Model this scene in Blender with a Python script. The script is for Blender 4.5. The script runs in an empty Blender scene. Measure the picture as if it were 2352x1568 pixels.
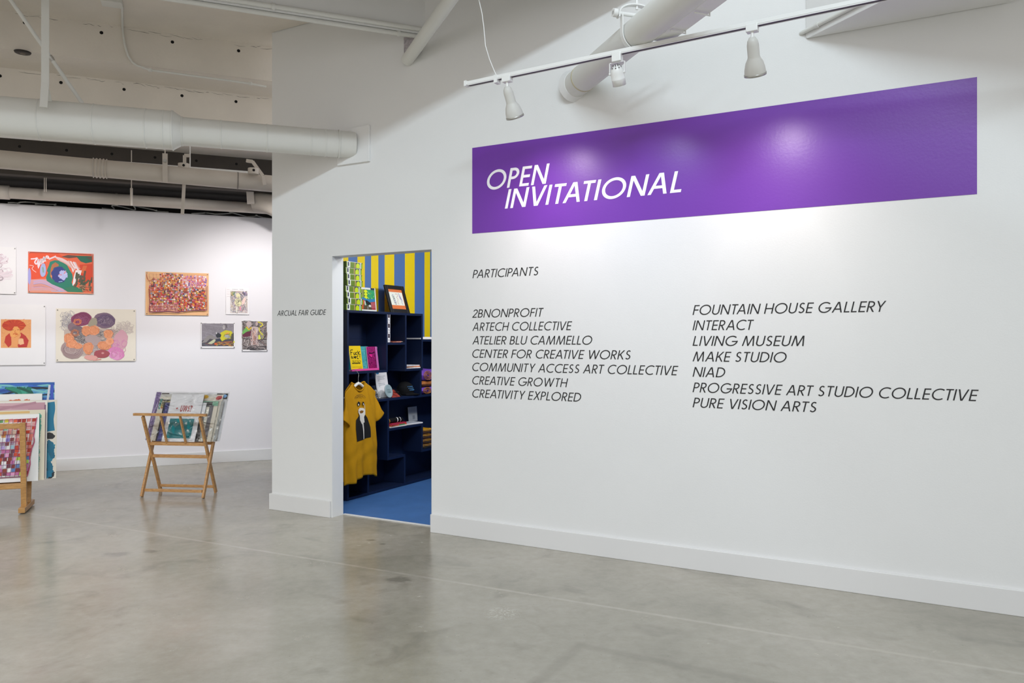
import bpy, bmesh, math, random
from mathutils import Vector, Matrix
from mathutils.geometry import tessellate_polygon

SC = bpy.context.scene
COL = SC.collection
PI = math.pi

# ------------------------------------------------------------------ camera
F = 1780.0            # focal length in pixels of the 2352 x 1568 frame
HC = 1.45             # camera height
cam_d = bpy.data.cameras.new('camera')
cam_d.sensor_width = 36.0
cam_d.lens = F / 2352.0 * 36.0
cam_d.clip_start = 0.05
cam_d.clip_end = 100
cam = bpy.data.objects.new('camera', cam_d)
cam.location = (0, 0, HC)
cam.rotation_euler = (PI / 2, 0, 0)
COL.objects.link(cam)
SC.camera = cam

# ------------------------------------------------------------------ world, exposure
world = bpy.data.worlds.new('world')
SC.world = world
world.use_nodes = True
bg = world.node_tree.nodes['Background']
bg.inputs['Color'].default_value = (1.0, 0.975, 0.96, 1)
bg.inputs['Strength'].default_value = 0.92
SC.view_settings.view_transform = 'Standard'
SC.view_settings.look = 'None'
SC.view_settings.gamma = 1.0
SC.view_settings.use_curve_mapping = False
SC.view_settings.exposure = 0.0


def aim(o, target):
    v = Vector(target) - o.location
    o.rotation_euler = v.to_track_quat('-Z', 'Y').to_euler()


def area_light(name, loc, target, size, power, color=(1, 1, 1), size_y=None, spread=None):
    l = bpy.data.lights.new(name, 'AREA')
    l.energy = power
    l.color = color
    if size_y:
        l.shape = 'RECTANGLE'
        l.size = size
        l.size_y = size_y
    else:
        l.shape = 'DISK'
        l.size = size
    if spread:
        l.spread = spread
    o = bpy.data.objects.new(name, l)
    o.location = loc
    aim(o, target)
    COL.objects.link(o)
    return o


def spot_light(name, loc, target, power, angle, blend=1.0, color=(1, 1, 1), radius=0.03):
    l = bpy.data.lights.new(name, 'SPOT')
    l.energy = power
    l.color = color
    l.spot_size = math.radians(angle)
    l.spot_blend = blend
    l.shadow_soft_size = radius
    o = bpy.data.objects.new(name, l)
    o.location = loc
    aim(o, target)
    COL.objects.link(o)
    return o


# high ceiling lamp of the front hall: washes the big wall under the bulkhead
area_light('hall_lamp_light', (-0.36, -3.38, 6.62), (-2.23, 1.26, 3.1), 4.2, 375, (0.76, 0.90, 1.0), size_y=0.45)
# added unseen fill left of the frame, bouncing light off the gallery floor
area_light('added_floor_fill', (-4.8, 3.4, 4.0), (-4.8, 3.9, 0.0), 1.6, 60, (1.0, 0.95, 0.88), spread=1.9)

# ------------------------------------------------------------------ frames of the place
NX, NY = 0.4803, 0.8772          # unit vector through the big wall, away from the camera
DC = 4.886                       # distance camera - big wall
N3 = Vector((NX, NY, 0))
D3 = Vector((NY, -NX, 0))        # along the big wall, to the right
E3 = Vector((0.9277, 0.3733, 0))   # along the ceiling beams
F3 = Vector((-0.3733, 0.9277, 0))  # across the ceiling beams
A3 = Vector((0.9292, 0.3697, 0))   # along the art wall
AN = Vector((0.3697, -0.9292, 0))  # art wall normal (to the camera)
A0 = Vector((-2.936, 9.52, 0))
UP = Vector((0, 0, 1))


def W(s, h, off=0.0):
    return N3 * (DC - off) + D3 * s + UP * h


def EF(e, f, h):
    return E3 * e + F3 * f + UP * h


def AW(t, h, off=0.0):
    return A0 + A3 * t + AN * off + UP * h


def ray(x, y):
    return Vector(((x - 1176) / F, 1.0, -(y - 784) / F))


def at(x, y, z):
    return ray(x, y) * z + UP * HC


def hit(x, y, p0, nrm):
    r = ray(x, y)
    o = UP * HC
    k = (Vector(p0) - o).dot(nrm) / r.dot(nrm)
    return o + r * k


def ws(x):
    r = (x - 1176) / F
    return (r * NY * DC - NX * DC) / (NY + NX * r)


def wh(x, y):
    return hit(x, y, W(0, 0), N3).z


def art_t(x, y, off=0.0):
    p = hit(x, y, A0 + AN * off, AN)
    return (p - A0).dot(A3), p.z


# ------------------------------------------------------------------ materials
def lin(c):
    if isinstance(c, str):
        c = c.lstrip('#')
        c = [int(c[i:i + 2], 16) / 255 for i in (0, 2, 4)]
    return tuple((x / 12.92 if x <= 0.04045 else ((x + 0.055) / 1.055) ** 2.4) for x in c)


MATS = {}


def mat(name, color, rough=0.5, metal=0.0, var=0.0, scale=8.0, bump=0.0, bscale=60.0, spec=0.5,
        emit=0.0, coat=0.0, stretch=None):
    if name in MATS:
        return MATS[name]
    m = bpy.data.materials.new(name)
    m.use_nodes = True
    nt = m.node_tree
    b = nt.nodes['Principled BSDF']
    c = lin(color)
    b.inputs['Base Color'].default_value = (*c, 1)
    b.inputs['Roughness'].default_value = rough
    b.inputs['Metallic'].default_value = metal
    b.inputs['Specular IOR Level'].default_value = spec
    if coat:
        b.inputs['Coat Weight'].default_value = coat
        b.inputs['Coat Roughness'].default_value = 0.12
    if emit:
        b.inputs['Emission Color'].default_value = (*c, 1)
        b.inputs['Emission Strength'].default_value = emit
    tc = nt.nodes.new('ShaderNodeTexCoord')
    src = tc.outputs['Object']
    if stretch:
        mp = nt.nodes.new('ShaderNodeMapping')
        mp.inputs['Scale'].default_value = stretch
        nt.links.new(src, mp.inputs['Vector'])
        src = mp.outputs['Vector']
    if var:
        n = nt.nodes.new('ShaderNodeTexNoise')
        n.inputs['Scale'].default_value = scale
        n.inputs['Detail'].default_value = 5
        nt.links.new(src, n.inputs['Vector'])
        r = nt.nodes.new('ShaderNodeValToRGB')
        r.color_ramp.elements[0].position = 0.3
        r.color_ramp.elements[1].position = 0.72
        r.color_ramp.elements[0].color = (*[x * (1 - var) for x in c], 1)
        r.color_ramp.elements[1].color = (*[min(1, x * (1 + var)) for x in c], 1)
        nt.links.new(n.outputs['Fac'], r.inputs['Fac'])
        nt.links.new(r.outputs['Color'], b.inputs['Base Color'])
    if bump:
        n2 = nt.nodes.new('ShaderNodeTexNoise')
        n2.inputs['Scale'].default_value = bscale
        n2.inputs['Detail'].default_value = 3
        nt.links.new(src, n2.inputs['Vector'])
        bp = nt.nodes.new('ShaderNodeBump')
        bp.inputs['Strength'].default_value = bump
        bp.inputs['Distance'].default_value = 0.01
        nt.links.new(n2.outputs['Fac'], bp.inputs['Height'])
        nt.links.new(bp.outputs['Normal'], b.inputs['Normal'])
    MATS[name] = m
    return m


def attr_mat(name, rough):
    m = bpy.data.materials.new(name)
    m.use_nodes = True
    nt = m.node_tree
    b = nt.nodes['Principled BSDF']
    b.inputs['Roughness'].default_value = rough
    a = nt.nodes.new('ShaderNodeAttribute')
    a.attribute_name = 'pigment'
    nt.links.new(a.outputs['Color'], b.inputs['Base Color'])
    return m


PAINT = attr_mat('painted_pigment', 0.55)
PRINT = attr_mat('printed_pigment', 0.35)


def floor_mat():
    m = bpy.data.materials.new('polished_concrete')
    m.use_nodes = True
    nt = m.node_tree
    L = nt.links.new
    b = nt.nodes['Principled BSDF']
    tc = nt.nodes.new('ShaderNodeTexCoord')

    def noise(scale, detail=6, rough=0.55, dist=0.0):
        n = nt.nodes.new('ShaderNodeTexNoise')
        n.inputs['Scale'].default_value = scale
        n.inputs['Detail'].default_value = detail
        n.inputs['Roughness'].default_value = rough
        n.inputs['Distortion'].default_value = dist
        L(tc.outputs['Object'], n.inputs['Vector'])
        return n.outputs['Fac']

    def ramp(fac, stops):
        r = nt.nodes.new('ShaderNodeValToRGB')
        els = r.color_ramp.elements
        while len(els) < len(stops):
            els.new(0.5)
        for e, (p, c) in zip(els, stops):
            e.position = p
            e.color = (*c, 1)
        L(fac, r.inputs['Fac'])
        return r.outputs['Color']

    def mix(fac, a, bb, mode='MIX'):
        x = nt.nodes.new('ShaderNodeMix')
        x.data_type = 'RGBA'
        x.blend_type = mode
        for sock, val in ((0, fac), (6, a), (7, bb)):
            if hasattr(val, 'is_linked') or hasattr(val, 'links'):
                L(val, x.inputs[sock])
            elif sock == 0:
                x.inputs[0].default_value = val
            else:
                x.inputs[sock].default_value = (*val, 1)
        return x.outputs[2]

    def mth(op, a, bb=None, cc=None):
        x = nt.nodes.new('ShaderNodeMath')
        x.operation = op
        for i, val in enumerate((a, bb, cc)):
            if val is None:
                continue
            if isinstance(val, (int, float)):
                x.inputs[i].default_value = val
            else:
                L(val, x.inputs[i])
        return x.outputs[0]

    base = ramp(noise(0.9, 8, 0.6, 0.4), [(0.28, lin('#938f82')), (0.5, lin('#a7a295')), (0.74, lin('#b7b1a6'))])
    fine = ramp(noise(14, 8, 0.7), [(0.3, (0.84, 0.84, 0.82)), (0.7, (1.06, 1.06, 1.06))])
    c = mix(0.8, base, fine, 'MULTIPLY')
    stain = ramp(noise(2.6, 5, 0.5, 1.2), [(0.56, (0, 0, 0)), (0.72, (1, 1, 1))])
    sbw = nt.nodes.new('ShaderNodeRGBToBW')
    L(stain, sbw.inputs[0])
    c = mix(mth('MULTIPLY', sbw.outputs[0], 0.4), c, lin('#716c61'))
    # worn sawcut line, filled lighter, parallel to the big wall
    sep = nt.nodes.new('ShaderNodeSeparateXYZ')
    L(tc.outputs['Object'], sep.inputs[0])
    X, Y = sep.outputs[0], sep.outputs[1]

    def seam(nx, ny, cc, half, strength, src):
        dd = mth('SUBTRACT', mth('ADD', mth('MULTIPLY', X, nx), mth('MULTIPLY', Y, ny)), cc)
        k = mth('SUBTRACT', 1.0, mth('SMOOTH_MIN', mth('DIVIDE', mth('ABSOLUTE', dd), half), 1.0, 0.1))
        k = mth('MULTIPLY', k, strength)
        nn = mth('MULTIPLY', noise(7, 3), 1.4)
        return mix(mth('MULTIPLY', k, nn), src, lin('#bdb6aa'))
    c = seam(0.4482, 0.8938, 4.0215, 0.02, 1.0, c)
    c = seam(0.47, 0.8827, 5.35, 0.012, 0.35, c)
    # old chalk scuff and the worn outline of a removed platform
    def lt(x, lim, soft):
        return mth('SUBTRACT', 1.0, mth('SMOOTH_MIN', mth('MAXIMUM', mth('DIVIDE', mth('SUBTRACT', x, lim), soft), 0.0), 1.0, 0.05))
    ux, uy = mth('SUBTRACT', X, -0.049), mth('SUBTRACT', Y, 4.136)
    rad = mth('SQRT', mth('ADD', mth('MULTIPLY', ux, ux), mth('MULTIPLY', uy, uy)))
    sc = ramp(noise(38, 3, 0.5, 2.5), [(0.53, (0, 0, 0)), (0.58, (1, 1, 1))])
    sbw2 = nt.nodes.new('ShaderNodeRGBToBW')
    L(sc, sbw2.inputs[0])
    c = mix(mth('MULTIPLY', mth('MULTIPLY', lt(rad, 0.06, 0.06), sbw2.outputs[0]), 0.55), c, lin('#cfcabf'))
    for sx_, sy_, ra in ((-2.69, 5.29, 0.10), (-2.50, 5.36, 0.07), (-0.69, 4.72, 0.09), (-1.03, 5.66, 0.04), (-0.93, 5.55, 0.03)):
        ax_, ay_ = mth('SUBTRACT', X, sx_), mth('MULTIPLY', mth('SUBTRACT', Y, sy_), 1.5)
        rd_ = mth('SQRT', mth('ADD', mth('MULTIPLY', ax_, ax_), mth('MULTIPLY', ay_, ay_)))
        rd_ = mth('ADD', rd_, mth('MULTIPLY', mth('SUBTRACT', noise(16, 4, 0.6), 0.5), ra * 1.6))
        c = mix(mth('MULTIPLY', lt(rd_, ra * 0.5, ra * 0.6), 0.5), c, lin('#5d584d'))
    px_, py_ = mth('SUBTRACT', X, 0.322), mth('SUBTRACT', Y, 3.719)
    ss = mth('SUBTRACT', mth('MULTIPLY', px_, 0.8772), mth('MULTIPLY', py_, 0.4803))
    ww = mth('ADD', mth('MULTIPLY', px_, 0.4803), mth('MULTIPLY', py_, 0.8772))
    inside = mth('MULTIPLY', lt(mth('MULTIPLY', ss, -1.0), 0.0, 0.03), lt(ww, 0.0, 0.03))
    edge = mth('MINIMUM', mth('ABSOLUTE', ss), mth('ABSOLUTE', ww))
    c = mix(mth('MULTIPLY', mth('MULTIPLY', inside, lt(edge, 0.03, 0.03)), 0.3), c, lin('#7b766a'))
    spk = ramp(noise(55, 2, 0.4), [(0.735, (0, 0, 0)), (0.77, (1, 1, 1))])
    sb = nt.nodes.new('ShaderNodeRGBToBW')
    L(spk, sb.inputs[0])
    c = mix(mth('MULTIPLY', sb.outputs[0], 0.35), c, lin('#5f5a4e'))
    L(c, b.inputs['Base Color'])
    rr = ramp(noise(3.5, 6, 0.6), [(0.3, (0.15,) * 3), (0.75, (0.30,) * 3)])
    L(rr, b.inputs['Roughness'])
    b.inputs['Specular IOR Level'].default_value = 0.65
    bp = nt.nodes.new('ShaderNodeBump')
    bp.inputs['Strength'].default_value = 0.03
    bp.inputs['Distance'].default_value = 0.01
    L(noise(30, 4), bp.inputs['Height'])
    L(bp.outputs['Normal'], b.inputs['Normal'])
    return m


def wood_mat(name, c1, c2):
    m = bpy.data.materials.new(name)
    m.use_nodes = True
    nt = m.node_tree
    b = nt.nodes['Principled BSDF']
    b.inputs['Roughness'].default_value = 0.42
    tc = nt.nodes.new('ShaderNodeTexCoord')
    mp = nt.nodes.new('ShaderNodeMapping')
    mp.inputs['Scale'].default_value = (9, 40, 40)
    n = nt.nodes.new('ShaderNodeTexNoise')
    n.inputs['Scale'].default_value = 2.2
    n.inputs['Detail'].default_value = 8
    n.inputs['Distortion'].default_value = 0.8
    r = nt.nodes.new('ShaderNodeValToRGB')
    r.color_ramp.elements[0].color = (*lin(c1), 1)
    r.color_ramp.elements[1].color = (*lin(c2), 1)
    r.color_ramp.elements[0].position = 0.3
    r.color_ramp.elements[1].position = 0.7
    nt.links.new(tc.outputs['Object'], mp.inputs['Vector'])
    nt.links.new(mp.outputs['Vector'], n.inputs['Vector'])
    nt.links.new(n.outputs['Fac'], r.inputs['Fac'])
    nt.links.new(r.outputs['Color'], b.inputs['Base Color'])
    return m


def sleeve_mat():
    m = bpy.data.materials.new('clear_plastic_film')
    m.use_nodes = True
    nt = m.node_tree
    nt.nodes.remove(nt.nodes['Principled BSDF'])
    out = nt.nodes['Material Output']
    tr = nt.nodes.new('ShaderNodeBsdfTransparent')
    gl = nt.nodes.new('ShaderNodeBsdfGlossy')
    gl.inputs['Roughness'].default_value = 0.2
    mx = nt.nodes.new('ShaderNodeMixShader')
    fr = nt.nodes.new('ShaderNodeFresnel')
    fr.inputs['IOR'].default_value = 1.5
    ml = nt.nodes.new('ShaderNodeMath')
    ml.operation = 'MULTIPLY_ADD'
    ml.inputs[1].default_value = 1.7
    ml.inputs[2].default_value = 0.03
    tc = nt.nodes.new('ShaderNodeTexCoord')
    mp = nt.nodes.new('ShaderNodeMapping')
    mp.inputs['Rotation'].default_value = (0, 0.6, 0)
    mp.inputs['Scale'].default_value = (4, 4, 9)
    n = nt.nodes.new('ShaderNodeTexNoise')
    n.inputs['Scale'].default_value = 1.1
    n.inputs['Detail'].default_value = 2
    n.inputs['Distortion'].default_value = 1.5
    bp = nt.nodes.new('ShaderNodeBump')
    bp.inputs['Strength'].default_value = 0.9
    bp.inputs['Distance'].default_value = 0.04
    L = nt.links.new
    L(tc.outputs['Object'], mp.inputs['Vector'])
    L(mp.outputs['Vector'], n.inputs['Vector'])
    L(n.outputs['Fac'], bp.inputs['Height'])
    L(bp.outputs['Normal'], gl.inputs['Normal'])
    L(bp.outputs['Normal'], fr.inputs['Normal'])
    L(fr.outputs[0], ml.inputs[0])
    L(ml.outputs[0], mx.inputs[0])
    L(tr.outputs[0], mx.inputs[1])
    L(gl.outputs[0], mx.inputs[2])
    L(mx.outputs[0], out.inputs['Surface'])
    return m


M_FLOOR = floor_mat()
M_WALL = mat('white_wall_paint', '#e9e9e8', 0.62, bump=0.05, bscale=120, var=0.01, scale=2)
M_ARTWALL = mat('gallery_wall_paint', '#ebe8ea', 0.6, bump=0.04, bscale=120)
M_BASE = mat('baseboard_paint', '#e4e3e2', 0.45)
M_CONC = mat('painted_concrete', '#e3dcd2', 0.7, var=0.04, scale=3, bump=0.25, bscale=40)
M_CONCD = mat('shade_toned_concrete', '#49433e', 0.8, var=0.12, scale=3, bump=0.2, bscale=40)  # concrete toned dark to stand in for shade on the last riser
M_DARK = mat('gap_shade_black', '#1d1c1b', 0.9, var=0.1)  # near-black colour carries the shade of the unlit gap above the art wall
M_HOLE = mat('flat_black_hole', '#0c0b0a', 0.9, var=0.1)  # flat black discs stand for the dark inside of holes
M_CRACK = mat('grimy_crack', '#77716a', 0.9, var=0.2, scale=30)
M_PIPE = mat('white_painted_pipe', '#dfdfda', 0.42, bump=0.08, bscale=30, var=0.015, scale=6)
M_PIPEW = mat('offwhite_drain_pipe', '#cdc4ba', 0.45, bump=0.06, bscale=30, var=0.04, scale=5)
M_TRACK = mat('white_powder_coat', '#eeeeec', 0.35, var=0.01)
M_SLOT = mat('dark_track_slot', '#4c484c', 0.5, var=0.05)
M_LAMPB = mat('white_lamp_enamel', '#d6d5d0', 0.38, var=0.01)
M_RIM = mat('frosted_lamp_glass', '#ffffff', 0.3, emit=3.0)
M_RIMC = mat('cool_lamp_glass', '#eef2ff', 0.3, emit=3.0)
M_STEEL = mat('galvanised_steel', '#b9b7b2', 0.35, 0.8, var=0.1, scale=20)
M_PURPLE = mat('purple_satin_vinyl', '#6e2fa4', 0.36, bump=0.05, bscale=60, spec=0.55)
M_WHITEV = mat('white_vinyl_letters', '#f6f4f8', 0.45, var=0.01)
M_BLACKV = mat('black_vinyl_letters', '#1d1b1c', 0.45, var=0.02)
M_WOOD = wood_mat('honey_beech', '#b48150', '#d6a66d')
M_WOOD2 = wood_mat('light_oak', '#a97b46', '#c99a60')
M_FILM = sleeve_mat()
M_NAVY = mat('navy_lacquer', '#0f1d3c', 0.5, var=0.05, spec=0.35)
M_YEL = mat('yellow_stripe_paint', '#f0d000', 0.55, var=0.01)
M_BLU = mat('blue_stripe_paint', '#5274ac', 0.55, var=0.01)
M_BFLOOR = mat('blue_floor_paint', '#4a76b2', 0.4, var=0.08, scale=5, bump=0.08, bscale=40)
M_SHIRT = mat('mustard_jersey', '#c08a12', 0.85, var=0.03, scale=30, bump=0.10, bscale=120, spec=0.15)
M_WHITEP = mat('white_plastic', '#e8e6e0', 0.35, var=0.01)
M_PAPER = mat('white_paper', '#efecec', 0.65, var=0.01)
M_CREAM = mat('cream_paper', '#e8dfcf', 0.65, var=0.02)
M_TAN = mat('tan_paper', '#ecb985', 0.65, var=0.02)
M_PIN = mat('steel_pin', '#6f6d6c', 0.35, 0.8, var=0.05)
M_BLACK = mat('black_matte', '#0b0b0d', 0.5, var=0.05)


# ------------------------------------------------------------------ mesh builder
class MB:
    def __init__(self):
        self.v, self.f, self.s, self.mi, self.c = [], [], [], [], []

    def add(self, verts, faces, smooth=False, mi=0, col=None):
        o = len(self.v)
        self.v += [Vector(x) for x in verts]
        for fc in faces:
            self.f.append([i + o for i in fc])
            self.s.append(smooth)
            self.mi.append(mi)
            self.c.append(col)
        return self

    def box(self, lo, hi, mi=0, T=None, col=None):
        x0, y0, z0 = lo
        x1, y1, z1 = hi
        vs = [(x0, y0, z0), (x1, y0, z0), (x1, y1, z0), (x0, y1, z0),
              (x0, y0, z1), (x1, y0, z1), (x1, y1, z1), (x0, y1, z1)]
        if T:
            vs = [T(*p) for p in vs]
        fs = [(0, 3, 2, 1), (4, 5, 6, 7), (0, 1, 5, 4), (1, 2, 6, 5), (2, 3, 7, 6), (3, 0, 4, 7)]
        return self.add(vs, fs, False, mi, col)

    def bar(self, p, q, w, h, up=UP, mi=0):
        p, q = Vector(p), Vector(q)
        ax = (q - p).normalized()
        side = ax.cross(Vector(up))
        if side.length < 1e-5:
            side = ax.cross(Vector((1, 0, 0)))
        side.normalize()
        u = side.cross(ax).normalized()
        vs = []
        for b in (p, q):
            for a, c in ((-1, -1), (1, -1), (1, 1), (-1, 1)):
                vs.append(b + side * (a * w / 2) + u * (c * h / 2))
        return self.add(vs, [(0, 1, 2, 3), (7, 6, 5, 4), (0, 4, 5, 1), (1, 5, 6, 2), (2, 6, 7, 3), (3, 7, 4, 0)], False, mi)

    def tube(self, pts, r, seg=12, cap=True, mi=0, closed=False):
        pts = [Vector(p) for p in pts]
        n = len(pts)
        rs = r if isinstance(r, (list, tuple)) else [r] * n
        rings = []
        prev = None
        for i, p in enumerate(pts):
            a = pts[max(0, i - 1)] if not closed else pts[i - 1]
            b = pts[min(n - 1, i + 1)] if not closed else pts[(i + 1) % n]
            t = (b - a)
            if t.length < 1e-9:
                t = UP.copy()
            t.normalize()
            if prev is None:
                ref = UP if abs(t.z) < 0.9 else Vector((1, 0, 0))
                u = ref - t * ref.dot(t)
            else:
                u = prev - t * prev.dot(t)
            u.normalize()
            prev = u
            w = t.cross(u)
            rings.append([p + (u * math.cos(2 * PI * k / seg) + w * math.sin(2 * PI * k / seg)) * rs[i] for k in range(seg)])
        vs = [x for rg in rings for x in rg]
        fs = []
        m = n if closed else n - 1
        for i in range(m):
            j = (i + 1) % n
            for k in range(seg):
                k2 = (k + 1) % seg
                fs.append((i * seg + k, i * seg + k2, j * seg + k2, j * seg + k))
        self.add(vs, fs, True, mi)
        if cap and not closed:
            self.add(rings[0], [tuple(reversed(range(seg)))], False, mi)
            self.add(rings[-1], [tuple(range(seg))], False, mi)
        return self

    def lathe(self, prof, M, seg=24, mi=0, smooth=True):
        vs, fs = [], []
        for r, z in prof:
            for k in range(seg):
                a = 2 * PI * k / seg
                vs.append(M @ Vector((r * math.cos(a), r * math.sin(a), z)))
        for i in range(len(prof) - 1):
            for k in range(seg):
                k2 = (k + 1) % seg
                fs.append((i * seg + k, i * seg + k2, (i + 1) * seg + k2, (i + 1) * seg + k))
        return self.add(vs, fs, smooth, mi)

    def disc(self, c, nrm, r, seg=14, mi=0):
        c = Vector(c)
        q = Vector(nrm).to_track_quat('Z', 'Y').to_matrix()
        vs = [c + q @ Vector((r * math.cos(2 * PI * k / seg), r * math.sin(2 * PI * k / seg), 0)) for k in range(seg)]
        return self.add(vs, [tuple(range(seg))], False, mi)

    def prism(self, poly, z0, z1, T, mi=0):
        """closed polygon in (x, y) extruded from z0 to z1, mapped by T"""
        n = len(poly)
        tris = tessellate_polygon([[Vector((x, y, 0)) for x, y in poly]])
        vs = [T(x, y, z0) for x, y in poly] + [T(x, y, z1) for x, y in poly]
        fs = [tuple(reversed(t)) for t in tris] + [tuple(i + n for i in t) for t in tris]
        fs += [(i, (i + 1) % n, (i + 1) % n + n, i + n) for i in range(n)]
        return self.add(vs, fs, False, mi)

    def sheet(self, fn, nu, nv, smooth=True, mi=0):
        vs = [fn(i / nu, j / nv) for j in range(nv + 1) for i in range(nu + 1)]
        fs = [(j * (nu + 1) + i, j * (nu + 1) + i + 1, (j + 1) * (nu + 1) + i + 1, (j + 1) * (nu + 1) + i)
              for j in range(nv) for i in range(nu)]
        return self.add(vs, fs, smooth, mi)


ROOT = {}


def setp(o, label=None, cat=None, group=None, kind=None):
    if label:
        o['label'] = label
    if cat:
        o['category'] = cat
    if group:
        o['group'] = group
    if kind:
        o['kind'] = kind
    return o


def thing(name, label, cat, loc=(0, 0, 0), rot=(0, 0, 0), group=None):
    o = bpy.data.objects.new(name, None)
    o.empty_display_size = 0.1
    o.location = loc
    o.rotation_euler = rot if isinstance(rot, (tuple, list)) else (0, 0, rot)
    COL.objects.link(o)
    setp(o, label, cat, group)
    from mathutils import Euler
    ROOT[o] = Matrix.Translation(Vector(loc)) @ Euler(o.rotation_euler).to_matrix().to_4x4()
    return o


def build(name, mb, mats, parent=None, world=False, bevel=0.0, label=None, fixn=True, solid=0.0):
    me = bpy.data.meshes.new(name)
    vs = mb.v
    root = ROOT.get(parent) if parent is not None else None
    if world and root is not None:
        inv = root.inverted()
        vs = [inv @ v for v in vs]
    me.from_pydata([tuple(v) for v in vs], [], mb.f)
    me.polygons.foreach_set('use_smooth', mb.s)
    mats = mats if isinstance(mats, (list, tuple)) else [mats]
    for m in mats:
        me.materials.append(m)
    me.polygons.foreach_set('material_index', mb.mi)
    if any(c is not None for c in mb.c):
        at_ = me.color_attributes.new('pigment', 'FLOAT_COLOR', 'CORNER')
        for p, c in zip(me.polygons, mb.c):
            for li in p.loop_indices:
                at_.data[li].color = (*(c or (1, 1, 1)), 1)
    if fixn:
        bm = bmesh.new()
        bm.from_mesh(me)
        bmesh.ops.recalc_face_normals(bm, faces=bm.faces)
        bm.to_mesh(me)
        bm.free()
    me.update()
    o = bpy.data.objects.new(name, me)
    COL.objects.link(o)
    if parent is not None:
        o.parent = parent
        if root is not None:
            ROOT[o] = root
    if bevel:
        b = o.modifiers.new('bevel', 'BEVEL')
        b.width = bevel
        b.segments = 2
        b.limit_method = 'ANGLE'
    if solid:
        b = o.modifiers.new('solid', 'SOLIDIFY')
        b.thickness = solid
    if label:
        o['label'] = label
    return o


def struct(name, mb, m, **k):
    o = build(name, mb, m, **k)
    o['kind'] = 'structure'
    return o


def copy_tree(o, loc=None, rot=None, label=None, parent=None):
    c = o.copy()
    COL.objects.link(c)
    if parent is not None:
        c.parent = parent
    if loc is not None:
        c.location = loc
    if rot is not None:
        c.rotation_euler = rot
    if label:
        c['label'] = label
    for ch in o.children:
        copy_tree(ch, parent=c)
    return c


# ------------------------------------------------------------------ flat pictures
class Canvas:
    """coloured shapes on a sheet w x h (metres); u to the right, v downwards, both 0..1"""

    def __init__(self, w, h, y0=-0.001, seed=1):
        self.w, self.h, self.y, self.mb = w, h, y0, MB()
        self.R = random.Random(seed)

    def P(self, u, v):
        u = min(1, max(0, u))
        v = min(1, max(0, v))
        return Vector(((u - 0.5) * self.w, self.y, (1 - v) * self.h))

    def poly(self, pts, col):
        self.y -= 0.00002
        vs = [self.P(*p) for p in pts]
        tr = tessellate_polygon([[Vector((v.x, v.z, 0)) for v in vs]])
        self.mb.add(vs, [tuple(t) for t in tr], False, 0, lin(col))
        return self

    def rect(self, u0, v0, u1, v1, col):
        return self.poly([(u0, v0), (u1, v0), (u1, v1), (u0, v1)], col)

    def ell(self, cu, cv, ru, rv, col, rot=0.0, jit=0.0, n=22):
        pts = []
        for k in range(n):
            a = 2 * PI * k / n
            q = 1 + self.R.uniform(-jit, jit)
            x, y = ru * q * math.cos(a), rv * q * math.sin(a)
            pts.append((cu + x * math.cos(rot) - y * math.sin(rot) * self.h / self.w,
                        cv + x * math.sin(rot) * self.w / self.h + y * math.cos(rot)))
        return self.poly(pts, col)

    def stroke(self, pts, wd, col, jit=0.0):
        """ribbon along pts; wd is a share of the sheet height"""
        self.y -= 0.00002
        q = [Vector(((u - 0.5) * self.w + self.R.uniform(-jit, jit) * self.w, (1 - v) * self.h + self.R.uniform(-jit, jit) * self.h)) for u, v in pts]
        if len(q) > 2:                      # round the corners
            m = 3 if len(q) < 60 else 2
            r = []
            for i in range(len(q) - 1):
                a, b, c, d = q[max(0, i - 1)], q[i], q[i + 1], q[min(len(q) - 1, i + 2)]
                for k in range(m):
                    t = k / m
                    r.append(0.5 * ((2 * b) + (c - a) * t + (2 * a - 5 * b + 4 * c - d) * t * t + (3 * b - a - 3 * c + d) * t ** 3))
            q = r + [q[-1]]
        vs, fs = [], []
        n = len(q)
        hw = wd * self.h / 2
        for i in range(n):
            t = q[min(n - 1, i + 1)] - q[max(0, i - 1)]
            if t.length < 1e-9:
                t = Vector((1, 0))
            t.normalize()
            nn = Vector((-t.y, t.x))
            for sg in (1, -1):
                p = q[i] + nn * hw * sg
                vs.append(Vector((min(self.w / 2, max(-self.w / 2, p.x)), self.y, min(self.h, max(0, p.y)))))
        for i in range(n - 1):
            fs.append((2 * i, 2 * i + 1, 2 * i + 3, 2 * i + 2))
        self.mb.add(vs, fs, False, 0, lin(col))
        return self

    def scrib(self, cu, cv, ru, rv, turns, wd, col, jit=0.12, fill=True):
        pts = []
        n = int(turns * 11)
        ph = self.R.uniform(0, 6)
        for k in range(n):
            a = ph + 2 * PI * k / 11
            q = (1.0 - (0.55 * ((k * 7) % n) / n if fill else 0)) * (1 + self.R.uniform(-jit, jit))
            pts.append((cu + ru * q * math.cos(a), cv + rv * q * math.sin(a)))
        return self.stroke(pts, wd, col)

    def hatch(self, u0, v0, u1, v1, n, wd, cols, jit=0.03):
        for _ in range(n):
            a = self.R.uniform(u0, u1), self.R.uniform(v0, v1)
            b = self.R.uniform(u0, u1), self.R.uniform(v0, v1)
            m = ((a[0] + b[0]) / 2 + self.R.uniform(-jit, jit), (a[1] + b[1]) / 2 + self.R.uniform(-jit, jit))
            self.stroke([a, m, b], wd, self.R.choice(cols))
        return self


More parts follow.
